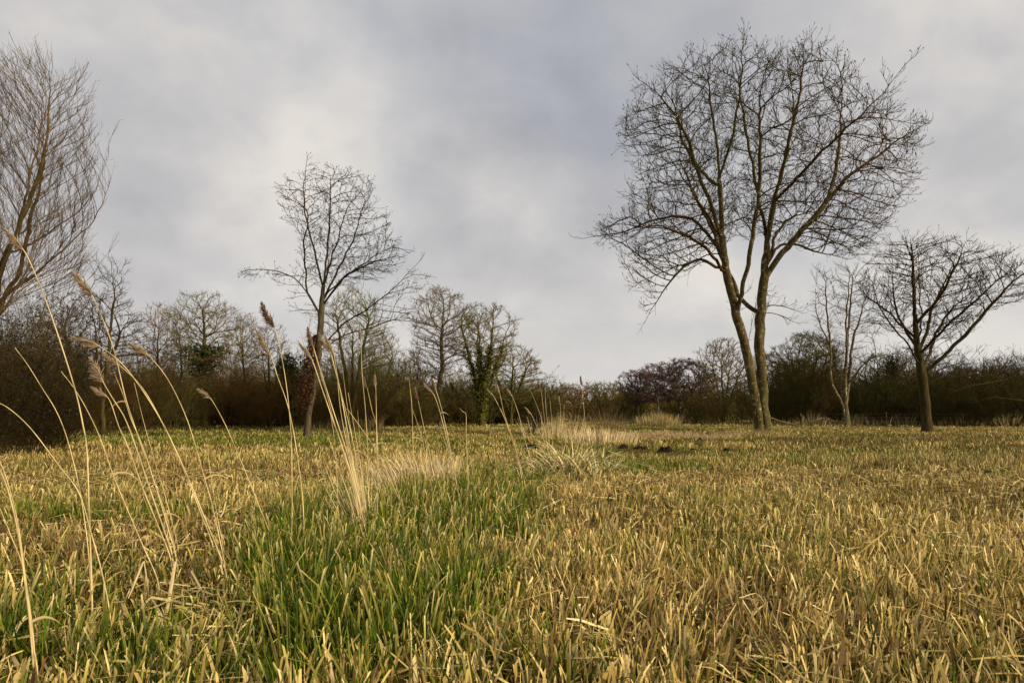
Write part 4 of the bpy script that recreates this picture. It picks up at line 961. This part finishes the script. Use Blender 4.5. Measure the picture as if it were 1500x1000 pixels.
B('elder_tree', 150, 32, 372, 520, 60, 'wiry thin topped tree leaning out right of the willow', 'maple_twig', 'maple_bark', 260, 3, 0.14, seed=28, up=.1, widest=.7)

# ---------------------------------------------------------------- shrubs
def shrub_geo(w, h, r, n1=26, per2=7, per3=5, rt=0.016, up=0.08, spread=0.75, wig=0.13):
    """many arching stems from the ground; returns vertices, quads, end points of the twigs"""
    g = Geo(); a = r.uniform(0, 2 * PI, n1); q = np.sqrt(r.random(n1)) * w * 0.28
    S = np.stack([np.cos(a) * q, np.sin(a) * q, np.full(n1, -0.1)], 1)
    tilt = r.uniform(0.05, spread, n1); a2 = a + r.normal(0, 0.5, n1)
    d = np.stack([np.cos(a2) * np.sin(tilt), np.sin(a2) * np.sin(tilt), np.cos(tilt)], 1)
    L1 = h * r.uniform(0.65, 1.08, n1) / np.cos(tilt) ** 0.35
    T1 = strands(S, d, L1, 7, 0.02, wig, r); g.add(*strand_tubes(T1, rt * 2.2 * np.linspace(1, 0.4, 7)[None] * np.ones((n1, 1)), 4))
    S2, d2, L2 = spawn(T1, per2, 0.12, 1, (0.4, 1.1), 0.42, L1, r); T2 = strands(S2, d2, L2, 5, up, wig, r)
    g.add(*strand_tubes(T2, rt * 1.2 * np.linspace(1, 0.5, 5)[None] * np.ones((len(S2), 1)), 3))
    S3, d3, L3 = spawn(T2, per3, 0.15, 1, (0.4, 1.1), 0.5, L2, r); T3 = strands(S3, d3, L3, 3, up, wig, r)
    g.add(*strand_tubes(T3, rt * 0.8 * np.linspace(1, 0.6, 3)[None] * np.ones((len(S3), 1)), 3))
    V = np.concatenate(g.V); Q = np.concatenate(g.Q); V[:, 2] = np.maximum(V[:, 2], -0.15)
    return V, Q, T3[:, -1]
def shrub(px, D, top, wpx, mat, label, seed, leaves=None, **kw):
    r = np.random.default_rng(800 + seed); x = gx(px, D); top -= 12 if D > 30 else 0; h = H + (HZ - top) / F * D; w = wpx * 1.2 / F * D
    V, Q, tipp = shrub_geo(w, h, r, rt=0.00022 * D, **kw)
    s = np.percentile(np.abs(V[:, 0]), 97); V[:, :2] *= (w / 2) / s; V[:, 2] *= h / np.percentile(V[:, 2], 99.3); tipp = tipp * [(w / 2) / s, (w / 2) / s, 1]
    z = float(gnd(x, D)); e = empty('shrub', (x, D, z)); mesh_np('branches', V, Q, M[mat], e)
    if leaves:
        n, sg, cols, sz = leaves; leaf_cloud(tipp, n, np.full(len(tipp), sg), sz, cols, r, e, 'leaves')
    tag(e, label, 'shrub', 'shrubs along the meadow edge'); return e
BLK = [(0.022, 0.018, 0.007), (0.014, 0.011, 0.005), (0.032, 0.022, 0.009)]
S_ = shrub
# the dark mass at the left
S_(-8, 20, 395, 150, 'willow_twig', 'fan of bare upright stems rising out of the black thicket below the willow', 30, n1=70, per2=10, per3=6, spread=0.55, up=0.3, wig=0.06)
S_(78, 23, 445, 90, 'bush_twig', 'dark twiggy bush rising between the fan of bare stems and the open sky', 31, (2500, 0.2, BLK, 0.05), n1=70, per2=9, per3=6, spread=0.6)
S_(-42, 15.5, 470, 150, 'bush_twig', 'nearly black leafy bush at the left edge, under the willow', 1, (7000, 0.16, BLK, 0.04), n1=130, per2=9, per3=6)
S_(42, 17.5, 500, 95, 'bush_twig', 'dark bush right of the black leafy one, its top against the willow twigs', 2, (4000, 0.17, BLK, 0.045), n1=120, per2=9, per3=6)
S_(84, 21, 540, 62, 'bush_twig', 'lower dark bush closing the left thicket towards the open grass', 3, (3000, 0.18, BLK, 0.05), n1=80, per2=9, per3=6)
S_(15, 26, 445, 160, 'bush_twig', 'big shadowy thorn behind the near left bushes', 4, (6000, 0.24, BLK, 0.055), n1=120, per2=9, per3=6)
S_(140, 34, 495, 90, 'red_twig', 'brown thorn thicket below the dense dark tree', 5, n1=40, per2=9, per3=6)
S_(205, 44, 525, 100, 'red_twig', 'reddish brown thicket under the slender grey tree', 6, n1=40, per2=9, per3=6)
S_(262, 46, 545, 84, 'dark_twig', 'dull brown thicket left of the ivy-wrapped trunk', 7, n1=36, per2=9, per3=6)
S_(318, 47, 535, 92, 'red_twig', 'reddest scrub, right under the mossy olive tree', 8, n1=44, per2=9, per3=6)
S_(385, 48, 555, 92, 'red_twig', 'red brown scrub left of the russet leaved tree', 9, n1=40, per2=9, per3=6)
S_(470, 46, 550, 76, 'dark_twig', 'olive scrub just right of the russet leaved trunk', 10, n1=40, per2=9, per3=6)
S_(535, 46, 525, 90, 'dark_twig', 'dark green brown scrub below the olive many-stemmed tree', 11, n1=40, per2=9, per3=6)
S_(610, 56, 572, 70, 'dark_twig', 'scrub round the foot of the low thorn tree', 12, n1=34, per2=9, per3=6)
S_(690, 64, 566, 80, 'dark_twig', 'scrub beneath the ivied fan tree', 13, n1=36, per2=9, per3=6)
S_(762, 74, 572, 76, 'dark_twig', 'scrub at the foot of the rounded sloping tree', 14, n1=36, per2=9, per3=6)
S_(905, 90, 575, 70, 'olive_twig', 'olive bush left of the purple birches', 15, n1=40, per2=9, per3=6)
S_(1070, 76, 560, 104, 'olive_twig', 'wide olive green bush left of the twin trunk bases', 16, n1=50, per2=9, per3=6)
S_(1012, 84, 584, 64, 'dark_twig', 'low dark bush below the purple birches', 17, n1=34, per2=8, per3=6)
S_(1150, 66, 552, 64, 'dark_twig', 'dark bush immediately right of the twin trunks', 18, n1=44, per2=9, per3=6)
S_(1188, 66, 512, 84, 'dark_twig', 'blackish bush under the dense sallow', 19, n1=95, per2=9, per3=6)
S_(1285, 66, 545, 90, 'dark_twig', 'thicket between the gaunt pale tree and the spreading tree', 20, n1=44, per2=9, per3=6)
S_(1345, 64, 548, 84, 'dark_twig', 'thicket right behind the spreading tree trunk', 21, n1=44, per2=9, per3=6)
S_(1410, 62, 548, 110, 'dark_twig', 'arching thicket right of the spreading tree', 22, n1=50, per2=9, per3=6, spread=1.1)
S_(1475, 58, 545, 110, 'dark_twig', 'sprawling thicket near the right edge with long pale boughs', 23, n1=50, per2=9, per3=6, spread=1.25)
S_(1535, 56, 528, 110, 'dark_twig', 'dark thicket cut by the right edge', 24, n1=44, per2=9, per3=6)

def undergrowth(name, spec, mat, label, seed, rt):
    """a deep belt of tangled scrub that reads as one mass"""
    r = np.random.default_rng(seed); g = Geo()
    for (p0, p1, D0, D1, t0, t1, n) in spec:
        for i in range(n):
            f = (i + r.random()) / n; px = p0 + (p1 - p0) * f; D = r.uniform(D0, D1); top = t0 + (t1 - t0) * f - 4 - 26 * (vnoise(np.array([px]), np.array([D * 0]), 0.025, seed)[0] - 0.4) + r.normal(0, 8)
            h = H + (HZ - top) / F * D; w = h * r.uniform(1.0, 1.5)
            V, Q, _ = shrub_geo(w, h, r, n1=20, per2=8, per3=5, rt=rt * D)
            g.add(V + [gx(px, D), D, 0], Q)
    tag(g.obj(name, M[mat]), label, 'undergrowth', kind='stuff')
undergrowth('undergrowth', [(-40, 200, 34, 50, 500, 550, 14), (180, 600, 56, 66, 568, 575, 34), (560, 800, 74, 86, 572, 580, 22), (1120, 1560, 70, 84, 556, 545, 38)],
    'dark_twig', 'deep dark tangle of scrub under the trees', 61, 0.00028)
undergrowth('distant_woodland', [(760, 1130, 112, 150, 582, 578, 46), (-100, 780, 100, 140, 575, 580, 50), (1100, 1620, 100, 130, 575, 572, 34)],
    'olive_twig', 'hazy far wood seen through the gaps between the trees', 62, 0.00032)

undergrowth('saplings', [(140, 600, 57, 70, 520, 530, 26), (560, 790, 76, 90, 545, 560, 10), (1130, 1560, 74, 92, 535, 545, 16), (150, 620, 60, 72, 545, 552, 24)],
    'olive_twig', 'thin upright saplings and brush crowding under the far trees', 63, 0.00021)
# ---------------------------------------------------------------- small things: fence, stump, fallen boughs
def tube_pts(P, R, k=6): return strand_tubes(np.array(P, float)[None], np.array(R, float)[None], k)
def fence():
    r = np.random.default_rng(3); e = empty('wire_fence', (gx(1250, 60), 60, 0)); off = np.array([gx(1250, 60), 60, 0])
    xs = np.arange(26, 52, 6.1); tops = []
    for i, x in enumerate(xs):
        y = 60 - (x - 20) * 0.12; z = float(gnd(x, y)); h = 1.15 + r.uniform(-0.08, 0.1); tx = x + r.normal(0, 0.04)
        V, Q = tube_pts([(x, y, z - 0.2), (x, y, z + 0.4), (tx, y, z + h), (tx, y, z + h + 0.02)], [0.045, 0.04, 0.038, 0.004], 8)
        mesh_np('post', V - off, Q, M['post'], e); tops.append((tx, y, z))
    for hh in (0.45, 0.8, 1.08):
        P = []
        for a, b in zip(tops[:-1], tops[1:]):
            for t in (0, 0.33, 0.66): P.append([a[0] + (b[0] - a[0]) * t, a[1] + (b[1] - a[1]) * t - 0.06, a[2] + (b[2] - a[2]) * t + hh - 0.04 * math.sin(t * PI)])
        V, Q = tube_pts(P, [0.0035] * len(P), 4); mesh_np('wire', V - off, Q, M['wire'], e)
    tag(e, 'low post and wire fence before the right hand thicket', 'fence')
fence()
def bough(px, D, pts, rad, label, name='fallen_bough', mat='pale_bark', side=3, seed=0):
    r = np.random.default_rng(900 + seed); P = np.array([at(a, b, D) for a, b in pts]); P[:, 1] += r.normal(0, 0.2, len(P))
    P[:, 2] = np.maximum(P[:, 2], 0.05); loc = P[0].copy(); g = Geo()
    n = len(P); V, Q = tube_pts(P, rad * np.linspace(1, 0.4, n), 7); g.add(V - loc, Q)
    d = nrm(P[-1] - P[0])[None]
    if side:
        S, dd, L = spawn(P[None], side, 0.2, 0.95, (0.4, 1.0), 0.4, np.array([np.linalg.norm(P[-1] - P[0])]), r)
        T = strands(S, dd, L, 5, 0.05, 0.15, r); g.add(strand_tubes(T, rad * 0.35 * np.linspace(1, 0.4, 5)[None] * np.ones((len(S), 1)), 4)[0] - loc, strand_tubes(T, rad * 0.35 * np.ones((len(S), 5)), 4)[1])
    o = g.obj(name, M[mat]); o.location = loc; tag(o, label, 'fallen wood'); return o
bough(1150, 58, [(1128, 612), (1142, 617), (1158, 620), (1172, 623)], 0.09, 'pale fallen bough lying under the dark bush right of the twin trunks', seed=1)
bough(1190, 58, [(1188, 618), (1205, 612), (1226, 617)], 0.07, 'short fallen bough just left of the gaunt pale tree', seed=2)
bough(1475, 52, [(1470, 556), (1440, 562), (1415, 566), (1390, 576)], 0.03, 'long pale bough hanging out low from the sprawling right thicket', name='low_bough', mat='willow_bark', seed=3)
bough(1478, 52, [(1520, 590), (1480, 584), (1450, 582), (1424, 590)], 0.026, 'second long bough reaching left beneath the pale one', name='low_bough', mat='willow_bark', seed=4)
bough(1040, 40, [(1092, 622), (1080, 610), (1068, 612), (1072, 622)], 0.03, 'looping dead stem left of the twin trunk bases', name='fallen_bough', mat='willow_bark', side=4, seed=5)
Dk = 37
bough(780, Dk, [(776, 638), (781, 630), (786, 622), (789, 616)], 0.11, 'short dark stump leaning right beside the reed clump', name='leaning_stump', mat='peat', side=0, seed=6)
o = leaf_cloud(np.array([at(783 + dx, 615 + dy, Dk) for dx, dy in ((0, 0), (3, 4), (-3, 5), (6, -4), (8, 3))]), 500, np.full(5, 0.35), 0.08, [(0.03, 0.02, 0.01), (0.06, 0.035, 0.02)], np.random.default_rng(2), None, 'dead_bush')
tag(o, 'small dark withered bush on top of the leaning stump', 'shrub')
